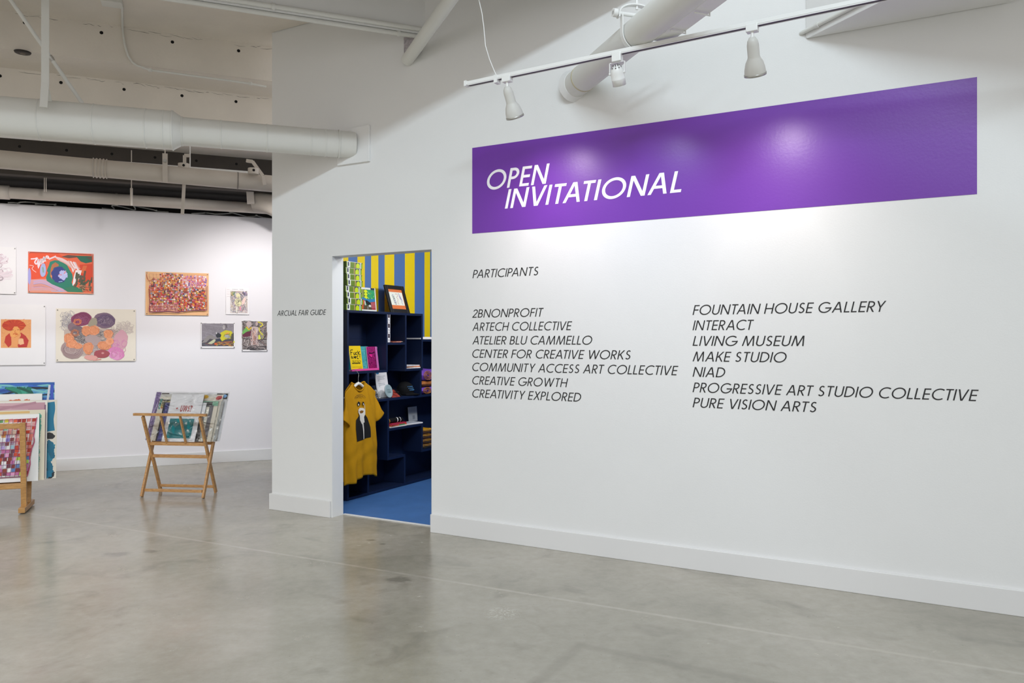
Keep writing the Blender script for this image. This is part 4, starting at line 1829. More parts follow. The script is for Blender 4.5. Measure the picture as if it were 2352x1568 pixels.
def d_recline(c):
    R = c.R
    a = (.03, .04, .97, .93)
    c.rect(*a, '#8b858c')
    c.hatch(.03, .04, .97, .6, 60, .03, ['#8f8990', '#857f86', '#98929a'], .02)
    c.poly([(.03, .72), (.2, .62), (.5, .7), (.97, .6), (.97, .93), (.03, .93)], '#4c464c')
    c.poly([(.03, .8), (.2, .52), (.32, .5), (.52, .66), (.44, .72), (.28, .62), (.16, .78)], '#8c8684')
    c.poly([(.16, .86), (.36, .68), (.44, .66), (.4, .78), (.24, .9)], '#c2c7a2')
    c.ell(.2, .88, .05, .04, '#b0565e')
    c.poly([(.42, .66), (.56, .62), (.66, .84), (.5, .86)], '#34384a')
    c.poly([(.58, .4), (.72, .3), (.9, .34), (.97, .5), (.95, .62), (.72, .66), (.62, .74), (.56, .6)], '#cfc62a')
    c.poly([(.7, .44), (.82, .36), (.84, .42), (.74, .5)], '#e8a94a')
    c.ell(.78, .55, .09, .07, '#a7a8a8', .2, .15)
    c.poly([(.9, .45), (.97, .4), (.97, .64), (.88, .66)], '#55524a')
    c.ell(.70, .18, .065, .13, '#7d787d', 0, .03)
    c.ell(.675, .19, .035, .085, '#b9b4b4', 0, .05)
    c.stroke([(.66, .16), (.69, .17)], .014, '#4a464c')
    c.stroke([(.70, .07), (.75, .1), (.755, .2)], .05, '#6a6469')
    c.poly([(.44, .44), (.5, .4), (.6, .48), (.58, .58), (.48, .6), (.44, .54)], '#2d3138')
    c.ell(.46, .42, .02, .04, '#c9c4c6')
    c.hatch(.4, .74, .96, .92, 46, .022, ['#8a4a3a', '#b5683a', '#4a3a34', '#c9a03a', '#3c4a6a', '#6a4a40', '#a8a04a'], .02)
    c.hatch(.05, .82, .4, .92, 16, .02, ['#3f3d40', '#55606a', '#7a4a4a'], .02)
    c.ell(.44, .84, .05, .04, '#d8602c', 0, .2)
    c.hatch(.66, .42, .95, .66, 10, .010, ['#8a8a3a', '#4a4a3c', '#dcd86a', '#777a78'], .03)
    c.rect(.955, .72, .99, .8, '#d8d23a')


def d_standing(c):
    R = c.R
    c.rect(.02, .02, .97, .95, '#736b68')
    c.hatch(.02, .02, .97, .95, 150, .018, ['#8e8482', '#5a5452', '#a89c9a', '#3f3b3c', '#9a7f78', '#bfb3ae', '#6f5f5c'], .06)
    c.poly([(.03, .36), (.16, .22), (.26, .3), (.34, .34), (.2, .4), (.03, .46)], '#6fb45a')
    c.poly([(.03, .46), (.2, .36), (.38, .33), (.36, .5), (.1, .54), (.02, .5)], '#66243c')
    c.poly([(.38, .2), (.62, .2), (.66, .3), (.58, .52), (.36, .52), (.36, .36)], '#cbb7b4')
    c.ell(.28, .12, .1, .1, '#c7b4b2', 0, .15)
    c.ell(.52, .1, .1, .09, '#7d7478', 0, .1)
    c.ell(.58, .1, .05, .07, '#c0a9a6', 0, .1)
    c.stroke([(.18, .2), (.28, .29), (.38, .22)], .045, '#d8b83a')
    c.stroke([(.62, .04), (.76, .08), (.8, .14), (.7, .2)], .035, '#e2d23e')
    c.stroke([(.66, .22), (.7, .36), (.82, .46)], .035, '#d9cf48')
    c.poly([(.62, .48), (.7, .46), (.74, .6), (.64, .62)], '#d8dc5a')
    c.stroke([(.72, .44), (.84, .52), (.78, .6)], .025, '#b6b06c')
    c.poly([(.44, .52), (.6, .5), (.6, .62), (.46, .62)], '#a8602c')
    c.poly([(.32, .5), (.44, .5), (.42, .78), (.46, .9), (.36, .9), (.34, .7)], '#c6b4b2')
    c.poly([(.5, .62), (.62, .62), (.68, .86), (.6, .9)], '#bcaaa6')
    c.hatch(.34, .22, .64, .9, 46, .012, ['#8d7474', '#e2d4d0', '#6a5656', '#b48a80', '#d8a890'], .03)
    c.stroke([(.03, .58), (.4, .6)], .02, '#4c4446')
    c.stroke([(.6, .64), (.97, .6)], .018, '#5a4c4c')
    c.hatch(.02, .8, .97, .95, 40, .02, ['#3f3a3c', '#8c807e', '#b0a4a0', '#55494a'], .03)


art('painting', 'abstract orange and green painting with a blue oval, pinned on the art wall', 'painting', 65, 577.5, 215, 675.2, M_CREAM, d_abstract, 3)
art('drawing', 'pale pink and grey scribble drawing, cut off by the left edge of the photo', 'drawing', -112, 562, 37.5, 675.6, M_PAPER, d_pink, 4)


def d_portrait_(c):
    ta_, ha = art_t(-31, 697.5)
    tb_, hb = art_t(105, 837.5)
    a0, b0 = art_t(2.5, 733)
    a1, b1 = art_t(72, 798.5)
    c.box_ = ((a0 - ta_) / (tb_ - ta_), (ha - b0) / (ha - hb), (a1 - ta_) / (tb_ - ta_), (ha - b1) / (ha - hb))
    d_portrait(c)


art('print', 'small orange portrait print centred on a big white sheet, at the left edge', 'print', -31, 697.5, 105, 837.5, M_PAPER, d_portrait_, 5, tilt=-.7)
art('drawing', 'cream sheet of orange circles and purple scribbles, lower row of the art wall', 'drawing', 128.7, 708, 312, 828.5, M_CREAM, d_circles, 6)
art('painting', 'tan sheet covered with hundreds of tiny red and orange tiles', 'painting', 334.5, 623.5, 479.3, 724.5, M_TAN, d_tiles, 7)
art('drawing', 'small ink and crayon doodle on white paper, top right of the art wall', 'drawing', 519, 660, 572.3, 722.4, M_PAPER, d_doodle, 8, pins=False, tilt=-.8)
art('painting', 'small painting of a reclining figure in yellow on a grey ground', 'painting', 461, 740, 539.3, 798.8, M_PAPER, d_recline, 9, tilt=-1.2)
art('painting', 'small painting of a standing figure with a green and crimson cape', 'painting', 555, 736, 614.5, 806, M_PAPER, d_standing, 10, tilt=-1.2)

# ================================================================== PRINT RACKS
RL = Vector((-3.138, 7.333, 0))
RR = math.radians(-6.8)
rk = thing('print_rack', 'folding beech print rack with crossed legs, standing on the floor by the art wall', 'rack', RL, (0, 0, RR))
hw = 0.303


def rbar(name, p, q, w=.026, h=.034, up=(1, 0, 0)):
    mb = MB()
    mb.bar(p, q, w, h, up=Vector(up))
    return build(name, mb, M_WOOD, rk, bevel=.003)


for sx in (-1, 1):
    x = sx * hw
    # leg from front foot to the back
    rbar('leg', (x, -.14, 0.004), (x, .165, .79), .034, .02)
    x2 = x - sx * .022 - (0.0 if sx > 0 else 0)
    rbar('leg', (x2, .14, 0.004), (x2, -.155, .755), .034, .02)
rbar('top_rail', (-hw - .065, -.158, .772), (hw + .045, -.158, .772), .036, .024, (0, 0, 1))
rbar('back_rail', (-hw - .02, .17, .80), (hw + .02, .17, .80), .03, .022, (0, 0, 1))
rbar('cradle_rail', (-hw + .03, -.045, .487), (hw - .03, -.045, .487), .024, .03, (0, 0, 1))
rbar('cradle_rail', (-hw + .01, .055, .487), (hw - .01, .055, .487), .024, .03, (0, 0, 1))
rbar('stretcher', (-hw + .02, .0, .365), (hw - .02, .0, .365), .03, .03, (0, 0, 1))
rbar('stretcher', (-hw + .02, -.118, .062), (hw - .02, -.118, .062), .02, .026, (0, 0, 1))
rbar('stretcher', (-hw + .03, .12, .062), (hw - .03, .12, .062), .02, .026, (0, 0, 1))
for x in (-.105, .085):
    rbar('slat', (x, -.052, .495), (x, -.154, .762), .026, .014)
for x in (-.2, 0, .2):
    rbar('slat', (x, .06, .495), (x, .168, .80), .026, .012)

RM = Matrix.Translation(RL) @ Matrix.Rotation(RR, 4, 'Z')
LEAN = math.radians(-23)


def rack_print(label, k, xl, xr, hgt, sheet, draw, seed, film=True, base=.507, dx=0):
    y = .032 - .015 * k
    w = xr - xl
    p = RM @ Vector(((xl + xr) / 2, y, base))
    o = thing('art_print', label, 'print', p, (LEAN, 0, RR), 'prints leaning in the beech rack')
    mb = MB()
    mb.box((-w / 2, -.003, 0), (w / 2, 0, hgt))
    sht = build('sheet', mb, sheet, o)
    cv = Canvas(w, hgt, -.0036, seed)
    draw(cv)
    if cv.mb.f:
        build('artwork', cv.mb, PRINT, sht, fixn=False)
    if film:
        mb = MB()
        mb.sheet(lambda u, v: Vector(((u - .5) * (w + .02), -.0065 - .0025 * math.sin(u * 21 + v * 7) * math.sin(v * 13 + u * 5), v * (hgt + .012))), 24, 18, True)
        build('plastic_sleeve', mb, M_FILM, o, fixn=False)
    return o


def r_back(c):
    c.rect(.0, .0, .06, 1, '#8f78a8')
    c.hatch(0, 0, .07, 1, 40, .012, ['#a58abf', '#6d5a86', '#c8b8d6', '#7a6a90'], .01)
    c.rect(.84, .02, .99, .14, '#1f2430')
    c.ell(.92, .08, .06, .035, '#3f86c8', 0, .2)
    c.ell(.95, .07, .03, .03, '#8fc0e8', 0, .2)
    c.rect(.08, .02, .18, .1, '#463a3c')


def r_two(c):
    c.rect(.0, 0, .9, .06, '#d9d4cc')
    c.rect(.04, .12, .3, .32, '#33302f')
    for x in (.1, .14, .18, .22, .26):
        c.stroke([(x, .2), (x + .015, .25)], .02, '#9a9794')
    c.rect(.63, .14, .8, .36, '#2c2a2a')
    c.rect(.8, .14, .94, .36, '#d8d0c2')
    c.stroke([(.83, .26), (.87, .24)], .03, '#4a4a3c')
    c.hatch(.0, .1, .04, .35, 16, .04, ['#e0885a', '#4a9a92', '#2a3a34'], .01)
    c.ell(.72, .05, .05, .04, '#e0b22c')
    c.ell(.94, .07, .05, .045, '#c63a44', -.3, .1)


def r_gold(c):
    c.rect(0, 0, 1, .12, '#d8d0be')
    c.hatch(0, 0, .2, .2, 40, .03, ['#b8a03a', '#5a6a3a', '#c8483c', '#8a7a4a'], .02)
    c.rect(.7, 0, 1, .12, '#8fc0a4')
    c.rect(.76, .02, .9, .14, '#3c3c3e')
    c.rect(.62, .0, .7, .34, '#e8b08e')
    c.rect(.72, .2, .86, 1, '#d9d4c6')
    c.rect(.86, .1, .93, 1, '#77747a')


def r_navy(c):
    c.rect(0, 0, .17, 1, '#3d3f78')
    c.hatch(0, 0, .17, 1, 30, .02, ['#4a4c92', '#2a2c56', '#5a5ca0'], .02)
    c.rect(0, 0, .035, 1, '#1d2030')
    c.rect(.9, .3, 1, 1, '#3a3838')


def r_cream(c):
    c.rect(.9, 0, 1, 1, '#b9b8b4')
    c.stroke([(.35, .1), (.5, .095)], .02, '#c8485a')
    c.stroke([(.75, 0), (.75, 1)], .006, '#8c8a84')


def r_front(c):
    # rows of red letters half hidden by the film glare
    polys = text_polys('UWS?', .17, .12)
    for q in polys:
        c.poly([(.36 + .36 * px, .37 - .13 * py) for px, py in q], '#b3262c')
    polys = text_polys('+', .2, .1)
    for q in polys:
        c.poly([(.22 + .07 * px, .34 - .07 * py) for px, py in q], '#b3262c')
    c.rect(.12, .52, .86, .93, '#12868c')


rack_print('large clear-sleeved print at the very back of the beech rack, purple left edge', 0, -.372, .375, .485, M_PAPER, r_back, 21)
rack_print('sleeved print with two black blocks along its top, behind the front prints', 1, -.31, .33, .465, M_CREAM, r_two, 22)
rack_print('cream matted print at the right end of the beech rack', 2, .08, .355, .40, M_CREAM, r_cream, 26, film=True)
rack_print('sleeved print with gold leaf pattern and green top corner in the beech rack', 3, -.27, .31, .40, M_CREAM, r_gold, 23)
rack_print('sleeved print with a navy left border, second from the front in the beech rack', 4, -.235, .2, .385, M_PAPER, r_navy, 24)
rack_print('front white sleeved print with red letters above a teal block', 5, -.165, .165, .47, M_PAPER, r_front, 25)

# ---- second rack, cut by the left edge of the frame
r2p = Vector((-4.494, 6.575, 0))
r2a = ROT_A
r2 = thing('print_rack', 'oak print rack with inverted T feet, cut off at the left edge', 'rack', r2p, (0, 0, r2a))
R2M = Matrix.Translation(r2p) @ Matrix.Rotation(r2a, 4, 'Z')


def b2(name, p, q, w, h, up=(1, 0, 0)):
    mb = MB()
    mb.bar(p, q, w, h, up=Vector(up))
    return build(name, mb, M_WOOD2, r2, bevel=.003)


def r2_hit(x, y, yl):
    p0 = R2M @ Vector((0, yl, 0))
    nrm = R2M.to_3x3() @ Vector((0, 1, 0))
    return R2M.inverted() @ hit(x, y, p0, nrm)


xr = r2_hit(56, 1150, -.09).x
xl = -xr - .25
for x in (xl, xr):
    b2('foot', (x, -.20, .03), (x, .20, .03), .05, .042, (0, 0, 1))
    b2('front_post', (x, -.10, .05), (x - .0, -.16, .765), .03, .042)
    b2('back_post', (x, .06, .05), (x, .22, .9), .028, .042)
b2('rail', (xl, -.155, .738), (xr - .01, -.155, .738), .024, .044, (0, 0, 1))
b2('rail', (xl, -.117, .225), (xr - .01, -.117, .225), .024, .044, (0, 0, 1))
b2('rail', (xl, .215, .87), (xr, .215, .87), .024, .044, (0, 0, 1))
b2('rail', (xl, .095, .225), (xr, .095, .225), .024, .044, (0, 0, 1))
for yy in (-.05, .0, .05):
    b2('rail', (xl, yy, .225), (xr - .01, yy, .225), .024, .03, (0, 0, 1))


def sheet2(label, cat, yl, px_r, py_t, sheet, draw, seed, lean=-5, xl_=None, py_b=None):
    q = r2_hit(px_r, py_t, yl + .06)
    x1, top = q.x, q.z
    x0 = xl_ if xl_ is not None else -x1 - .25
    w = x1 - x0
    base = .2505
    hgt = (top - base) / math.cos(math.radians(lean))
    p = R2M @ Vector(((x0 + x1) / 2, yl, base))
    o = thing('art_sheet', label, cat, p, (math.radians(lean), 0, r2a), 'sheets standing in the oak rack')
    mb = MB()
    mb.box((-w / 2, -.003, 0), (w / 2, 0, hgt))
    sht = build('sheet', mb, sheet, o)
    cv = Canvas(w, hgt, -.0036, seed)
    draw(cv)
    build('artwork', cv.mb, PAINT, sht, fixn=False)
    return o


def s_grid(c):
    R = c.R
    c.rect(0, 0, 1, 1, '#f3f2f1')
    nx, ny = 30, 15
    for j in range(ny):
        for i in range(nx):
            u, v = (.05 + .93 * i / nx + .006 * math.sin(j)) * (1 - .055 * j / ny), .07 + .84 * j / ny
            if i < 16:
                p = ['#3f6fb0', '#8a6ab8', '#c9a0c8', '#6aa0b8']
            elif j < 4:
                p = ['#d8302c', '#e86a4a', '#d8c83a', '#6aa06a', '#e8a0a0', '#8ab8a0', '#f0d8c8', '#c87860']
            elif j < 8:
                p = ['#8a7ac8', '#b8a0d8', '#c8c0d0', '#e0a050', '#a890a8', '#d8d4dc', '#9ac0d0', '#8c4a4c', '#cc3a2a']
            else:
                p = ['#b86a9a', '#d898c0', '#7a2a2a', '#8a3c2c', '#5a7ab0', '#a8c84a', '#c0a0d0', '#6a3a48', '#d8d8e0', '#b84a3a']
            if i > 25 and j < 10:
                p = ['#c8442c', '#e0a0a0', '#b03a28', '#d87a70']
            a = R.choice(p)
            u, v = u + R.uniform(-.004, .004), v + R.uniform(-.006, .006)
            if R.random() < .93:
                c.poly([(u, v), (u + .027, v - .004), (u + .025, v + .048), (u - .002, v + .05)], a)
    for j in range(0, ny + 1, 2):
        v = .067 + .84 * j / ny
        c.stroke([(.05, v), (.4, v - .006), (.7, v + .006), (.975 * (1 - .055 * j / ny), v - .004)], .006, R.choice(['#a83a4a', '#6a3a6a', '#8a2a3a', '#b8486a']), .002)
    for i in range(nx + 1):
        u = .05 + .93 * i / nx
        c.stroke([(u, .07), (u * .98 + .004, .4), (u * .945, .92)], .005, R.choice(['#8a2a4a', '#7a4a8a', '#a84a4a']), .002)
    c.stroke([(.985, .05), (.965, .3), (.97, .42), (.94, .6), (.945, .75), (.925, .93)], .012, '#b8406a')
    c.stroke([(.05, .925), (.4, .93), (.925, .925)], .014, '#6d2a48')


def s_teal(c):
    c.rect(0, 0, 1, 1, '#e3dac3')
    c.stroke([(0, .03), (.5, .035), (.9, .03)], .03, '#e0b878')
    R = c.R
    for k in range(22):
        c.ell(.962 - .012 * k / 22 + R.uniform(-.005, .006), .09 + .85 * k / 22, .012, .045, '#5aa894', 0, .25)


def s_mauve(c):
    c.rect(0, 0, 1, 1, '#ece6de')
    c.rect(.0, .02, .985, .99, '#c497a4')
    c.poly([(0, .07), (.55, .06), (.72, .12), (.6, .15), (0, .15)], '#2f2c32')
    c.hatch(.0, .02, .98, .14, 20, .03, ['#cfa3ae', '#b98a98', '#d4acb4'], .01)
    c.stroke([(.985, .05), (.983, .99)], .02, '#8f6a80')


def s_blue(c):
    R = c.R
    c.rect(0, 0, 1, 1, '#e4dccd')
    c.stroke([(.962, .03), (.966, .12), (.958, .25), (.966, .4)], .09, '#1d7a9c')
    c.ell(.96, .46, .03, .04, '#2c2a2c', .2, .1)
    for k in range(26):
        c.ell(R.uniform(.94, .975), R.uniform(.55, .97), .018, .05, R.choice(['#1f6f8c', '#2a7f98', '#1f2a34', '#2f86a0', '#256a86']), R.uniform(-.5, .5), .2)
    c.rect(.9, .9, .975, .98, '#1d7a9c')


def s_white(c):
    c.rect(0, 0, 1, 1, '#f2efec')
    c.ell(.66, .13, .12, .05, '#a85a68', 0, .1)
    for k in range(14):
        c.ell(c.R.uniform(.78, .9), c.R.uniform(.08, .14), .025, .02, '#d8622a', 0, .3)


def s_sea(c):
    R = c.R
    c.rect(0, 0, 1, 1, '#2f62b0')
    for k in range(60):
        u = R.uniform(.0, .95)
        c.stroke([(u, R.uniform(.02, .2)), (u + .15, R.uniform(.02, .16)), (u + .3, R.uniform(.03, .2))], .02, R.choice(['#3a6fc8', '#2a4a98', '#3f8ab0', '#1d2a44', '#5a9ac8', '#7ac0c8', '#242a30']))
    for k in range(26):
        c.stroke([(R.uniform(.7, .86), .05), (R.uniform(.8, .9), .16), (R.uniform(.84, .96), .5)], .02, R.choice(['#1f7a62', '#2a8a70', '#185a4a', '#3fa088']))
    c.stroke([(.4, .2), (.6, .16), (.78, .2)], .05, '#2a2c2e')
    c.stroke([(.985, .02), (.98, .6)], .03, '#3f5ac0')
    c.stroke([(.97, .03), (.955, .3), (.96, .6)], .02, '#d8d8e0')


sheet2('blue and green painting sticking up highest at the back of the oak rack', 'painting', .075, 125, 877.5, M_PAPER, s_sea, 31)
sheet2('small white sheet with orange and crimson marks peeking out behind the mauve one', 'drawing', .058, 97, 903.5, M_PAPER, s_white, 32)
sheet2('widest cream sheet with blue and black strokes at its right edge, in the oak rack', 'painting', .038, 131.5, 917.5, M_CREAM, s_blue, 33)
sheet2('mauve painting with a black sweep near its top, in the oak rack', 'painting', .012, 109.5, 920, M_PAPER, s_mauve, 34)
sheet2('cream sheet with a teal splashed right edge, behind the frontmost grid drawing', 'painting', -.020, 104.5, 940, M_CREAM, s_teal, 35)
sheet2('frontmost white sheet with a bright colour grid, in the oak rack', 'drawing', -.050, 91, 950, M_PAPER, s_grid, 36)

# ================================================================== THE SHOP BEHIND THE DOORWAY
WS0, SF = 5.44, -4.68
ROT_S = math.atan2(NY, NX)


def SL(x, y, z):          # shelf frame: x along the shelf away from the camera, y into the shelf
    return N3 * (WS0 + x) + D3 * (SF - y) + UP * z


def lx(px, y=0.0):
    return w_on(px, SF - y) - WS0


def lz(px, py, y=0.0):
    w = w_on(px, SF - y)
    Z = NY * w - NX * (SF - y)
    return HC - (py - 784) / F * Z


ROOT_S = Matrix.Translation(SL(0, 0, 0)) @ Matrix.Rotation(ROT_S, 4, 'Z')


def sthing(name, label, cat, x, y, z, rz=0.0, rx=0.0, group=None):
    return thing(name, label, cat, SL(x, y, z), (rx, 0, ROT_S + rz), group)


bk = sthing('bookcase', 'tall staggered navy bookcase standing along the left wall of the shop', 'bookcase', 0, 0, 0)
TH, DP = .024, .262
XR = 1.95


def panel(name, x0, x1, z0, z1, y0=0.0, y1=DP):
    mb = MB()
    mb.box((x0, y0, z0), (x1, y1, z1))
    return build(name, mb, M_NAVY, bk, bevel=.002)


x889, x932, x970, x846, x967, x893 = lx(889), lx(932.5), lx(970), lx(846), lx(967), lx(892)
zA, zB, zD = 1.163, lz(910, 789), .885
zE, zF, zG = lz(930, 981), lz(910, 1050), lz(980, 1033)
zT, zU = 1.737, lz(981, 779)
panel('back_panel', 0, XR, 0.0045, zU, DP - .012, DP)
panel('back_panel', 0, x970, zU, zT - .001, DP - .012, DP)
h = TH / 2


def up(x, z0, z1):
    panel('upright', x - h, x + h, z0, z1, 0, DP - .013)


def sh(x0, x1, z, n='shelf'):
    panel(n, x0, x1, z - h, z + h, 0.001, DP - .013)


up(h, 0.0045, zT - TH - .0005)
sh(0, x970 + h, zT - h, 'top_panel')
up(x889, zA + h, zT - TH - .0005)
up(x932, zA + h, zT - TH - .0005)
up(x970, zA + h, zT - TH - .0005)
sh(x970 + h, XR, zU - h, 'top_panel')
up(XR - h, 0.0045, zU - TH)
sh(TH, x889 + h, zA)
sh(x889 + h, x932 - h, zB)
sh(x932 - h, x970 + h, zA)
up(x967, zD + h, zA - h)
up(x846, zD + h, zA - h)
sh(TH, XR - TH, zD)
up(x893, zF + h, zD - h)
sh(x893 + h, x970 + h, zE)
up(x970, zG - h, zE - h)
sh(x970 + h, XR - TH, zG)
sh(x893 - h, lx(931), zF)
up(lx(930), 0.03, zF - h)
up(lx(846), 0.03, zD - h)
sh(TH, XR - TH, .018)

# ---- stack of eight long game boxes on top of the bookcase
mbx = lambda: MB()
ords = ['bottom', 'second from the bottom', 'third from the bottom', 'fourth from the bottom', 'fourth from the top', 'third from the top', 'second from the top', 'topmost']
bx0, bx1 = .01, lx(835)
bw = bx1 - bx0
bh = .0555


def make_box(label):
    o = sthing('puzzle_box', label, 'box', bx0, .02, zT + .001, group='stack of green puzzle boxes')
    mb = MB()
    mb.box((0, 0, 0), (bw, .20, bh - .002))
    ct = build('carton', mb, mat('box_navy_end', '#182238', 0.5, var=.03), o, bevel=.0015)
    cv = Canvas(bw, bh - .002, -.0006, 3)
    cv.rect(0, 0, 1, 1, '#eef0ea')
    cv.rect(0, .06, .06, 1, '#8aa040')
    cv.rect(.09, .1, .17, .78, '#1c2440')
    cv.rect(.235, .06, .50, 1, '#7d9a2c')
    cv.rect(.50, .06, .575, 1, '#b3975a')
    cv.rect(.575, .06, .83, 1, '#1d4a34')
    cv.poly([(.60, 1), (.60, .5), (.64, .22), (.72, .14), (.79, .22), (.82, .5), (.82, 1)], '#cbe012')
    cv.rect(.83, .0, .92, 1, '#d8dad6')
    for k in range(7):
        cv.rect(.845, .08 + .12 * k, .905, .14 + .12 * k, '#80868a')
    cv.rect(.92, .06, 1, 1, '#7fae22')
    cv.rect(.95, .0, 1, .22, '#22342a')
    for k in range(14):
        cv.stroke([(.25 + .017 * k, .2), (.255 + .017 * k, .9)], .04, '#6d8a26')
    e = build('front_print', cv.mb, PRINT, ct, fixn=False)
    for v in e.data.vertices:
        v.co.x += bw / 2
    mb = MB()
    mb.box((-.0012, .0, 0), (.0, .20, bh - .002))
    # end label strip facing the doorway
    build('end_label', mb, mat('box_green_end', '#3d5a2a', 0.5, var=.08, scale=20), ct)
    return o


b0 = make_box(ords[0] + ' of eight green puzzle boxes stacked on the bookcase')
rb = random.Random(3)
for i in range(1, 8):
    jx = .008 * math.sin(i * 1.7)
    copy_tree(b0, loc=SL(bx0 + jx, .02 + .006 * math.cos(i * 2.3), zT + .001 + bh * i), rot=(0, 0, ROT_S + rb.uniform(-.02, .02)),
              label=ords[i] + ' of eight green puzzle boxes stacked on the bookcase')


def flat_pic(name, label, cat, px0, py0, px1, py1, y, draw, m, seed, lean=-8, th=.02, part='picture', rz=0.0, group=None):
    x0, x1 = lx(px0, y), lx(px1, y)
    zb = lz((px0 + px1) / 2, py1, y)
    zt = lz((px0 + px1) / 2, py0, y)
    return x0, x1, zb, zt


# ---- landscape board leaning by the boxes
x0, x1 = lx(833), lx(871)
w = x1 - x0
o = sthing('picture_board', 'colourful landscape picture board with a white border beside the box stack', 'picture', (x0 + x1) / 2, .03, zT + .001, rx=math.radians(-5))
hh = .222
mb = MB()
mb.box((-w / 2, 0, 0), (w / 2, .03, hh))
build('board', mb, M_PAPER, o, bevel=.001)
c = Canvas(w, hh, -.0008, 4)
c.rect(0, 0, 1, 1, '#e4e6e0')
a = (.06, .08, .94, .94)
c.rect(*a, '#3f8f5a')
c.rect(.06, .08, .28, .42, '#8f9a4a')
c.poly([(.28, .08), (.5, .08), (.5, .5), (.28, .5)], '#2f6a38')
for k in range(3):
    c.ell(.40, .16 + .13 * k, .10, .065, '#dce81a')
c.poly([(.5, .1), (.94, .14), (.94, .5), (.5, .46)], '#2fa066')
for k in range(24):
    u, v = c.R.uniform(.52, .92), c.R.uniform(.14, .46)
    c.stroke([(u, v), (u + .02, v + .05)], .03, c.R.choice(['#8fd06a', '#c8e05a', '#3f9a8a', '#2f8a4a']))
c.poly([(.06, .42), (.3, .44), (.5, .5), (.94, .46), (.94, .6), (.5, .62), (.06, .52)], '#2a7fb0')
c.poly([(.06, .52), (.3, .54), (.26, .94), (.06, .94)], '#c8602c')
c.poly([(.64, .62), (.94, .58), (.94, .94), (.62, .94)], '#a83c44')
c.poly([(.24, .72), (.7, .78), (.7, .94), (.2, .94)], '#5a4a30')
c.poly([(.3, .56), (.44, .54), (.66, .66), (.68, .76), (.44, .74)], '#1c1c20')
c.poly([(.28, .58), (.34, .58), (.36, .76), (.3, .76)], '#d8dcd8')
c.ell(.6, .78, .08, .05, '#dcdcd8')
c.stroke([(.47, .8), (.47, .94)], .03, '#9ab0c0')
for k in range(4):
    c.stroke([(.66, .66 + .06 * k), (.92, .64 + .06 * k)], .012, '#d8a0a0')
c.rect(.7, .0, .94, .08, '#1f2f4a')
build('picture', c.mb, PRINT, o, fixn=False)

# ---- black framed drawing leaning on the next unit
x0, x1 = lx(913), lx(956)
w, hh = x1 - x0, .292
o = sthing('framed_drawing', 'black framed line drawing with an orange mat leaning on top of the bookcase', 'picture frame', (x0 + x1) / 2, .075, zT + .004, rx=math.radians(-17))
fw = .04
for nm, bx in (('frame_side', ((-w / 2, 0, 0), (-w / 2 + fw, .02, hh))), ('frame_side', ((w / 2 - fw, 0, 0), (w / 2, .02, hh))),
               ('frame_rail', ((-w / 2 + fw, 0, 0), (w / 2 - fw, .02, fw))), ('frame_rail', ((-w / 2 + fw, 0, hh - fw), (w / 2 - fw, .02, hh)))):
    mb = MB()
    mb.box(*bx)
    build(nm, mb, M_BLACK, o, bevel=.002)
mb = MB()
mb.box((-w / 2 + fw, .010, fw), (w / 2 - fw, .016, hh - fw))
build('mat_board', mb, mat('orange_mat', '#e0763a', 0.6, var=.03), o)
c = Canvas(w - 2 * fw, hh - 2 * fw, .009, 5)
c.rect(.03, .14, .97, .80, '#eef0e2')
for k in range(5):
    c.scrib(.28 + .02 * k, .34 + .09 * k, .06, .07, 1.3, .018, ['#8a8ab0', '#5a7a5a', '#6a6a8a', '#7a6aa8', '#5a5a7a'][k])
c.stroke([(.45, .25), (.55, .22), (.6, .32), (.52, .4), (.58, .5), (.52, .62), (.56, .76)], .02, '#b85a5a')
c.stroke([(.66, .24), (.72, .2), (.8, .4), (.86, .55), (.8, .62), (.84, .76)], .025, '#8a7aa8')
c.poly([(.68, .24), (.78, .38), (.84, .56), (.74, .48)], '#a08ac0')
c.stroke([(.2, .3), (.3, .45), (.26, .6), (.34, .76)], .016, '#5a6a5a')
e = build('drawing', c.mb, PRINT, o, fixn=False)
for v_ in e.data.vertices:
    v_.co.z += fw


def book(label, px0, px1, zb, hh, y, rz, col, draw=None, th=.006, seed=1, cat='booklet', rx=-6, group='booklets on the upper shelf', name='booklet'):
    x0, x1 = lx(px0, y), lx(px1, y)
    w = (x1 - x0) / math.cos(rz)
    o = sthing(name, label, cat, (x0 + x1) / 2, y, zb, rz=rz, rx=math.radians(rx), group=group)
    mb = MB()
    mb.box((-w / 2, 0, 0), (w / 2, th, hh))
    build('pages', mb, M_PAPER, o)
    c = Canvas(w, hh, -.0007, seed)
    c.rect(0, 0, 1, 1, col)
    if draw:
        draw(c)
    build('cover', c.mb, PRINT, o, fixn=False)
    return o


def glyph_lines(c, txt, u0, v0, u1, v1, col, t=.2, slant=0.0, jit=.02):
    for q in text_polys(txt, t, .14):
        c.poly([(u0 + (u1 - u0) * (px - slant * 0), v1 - (v1 - v0) * py + c.R.uniform(-jit, jit) * 0) for px, py in q], col)


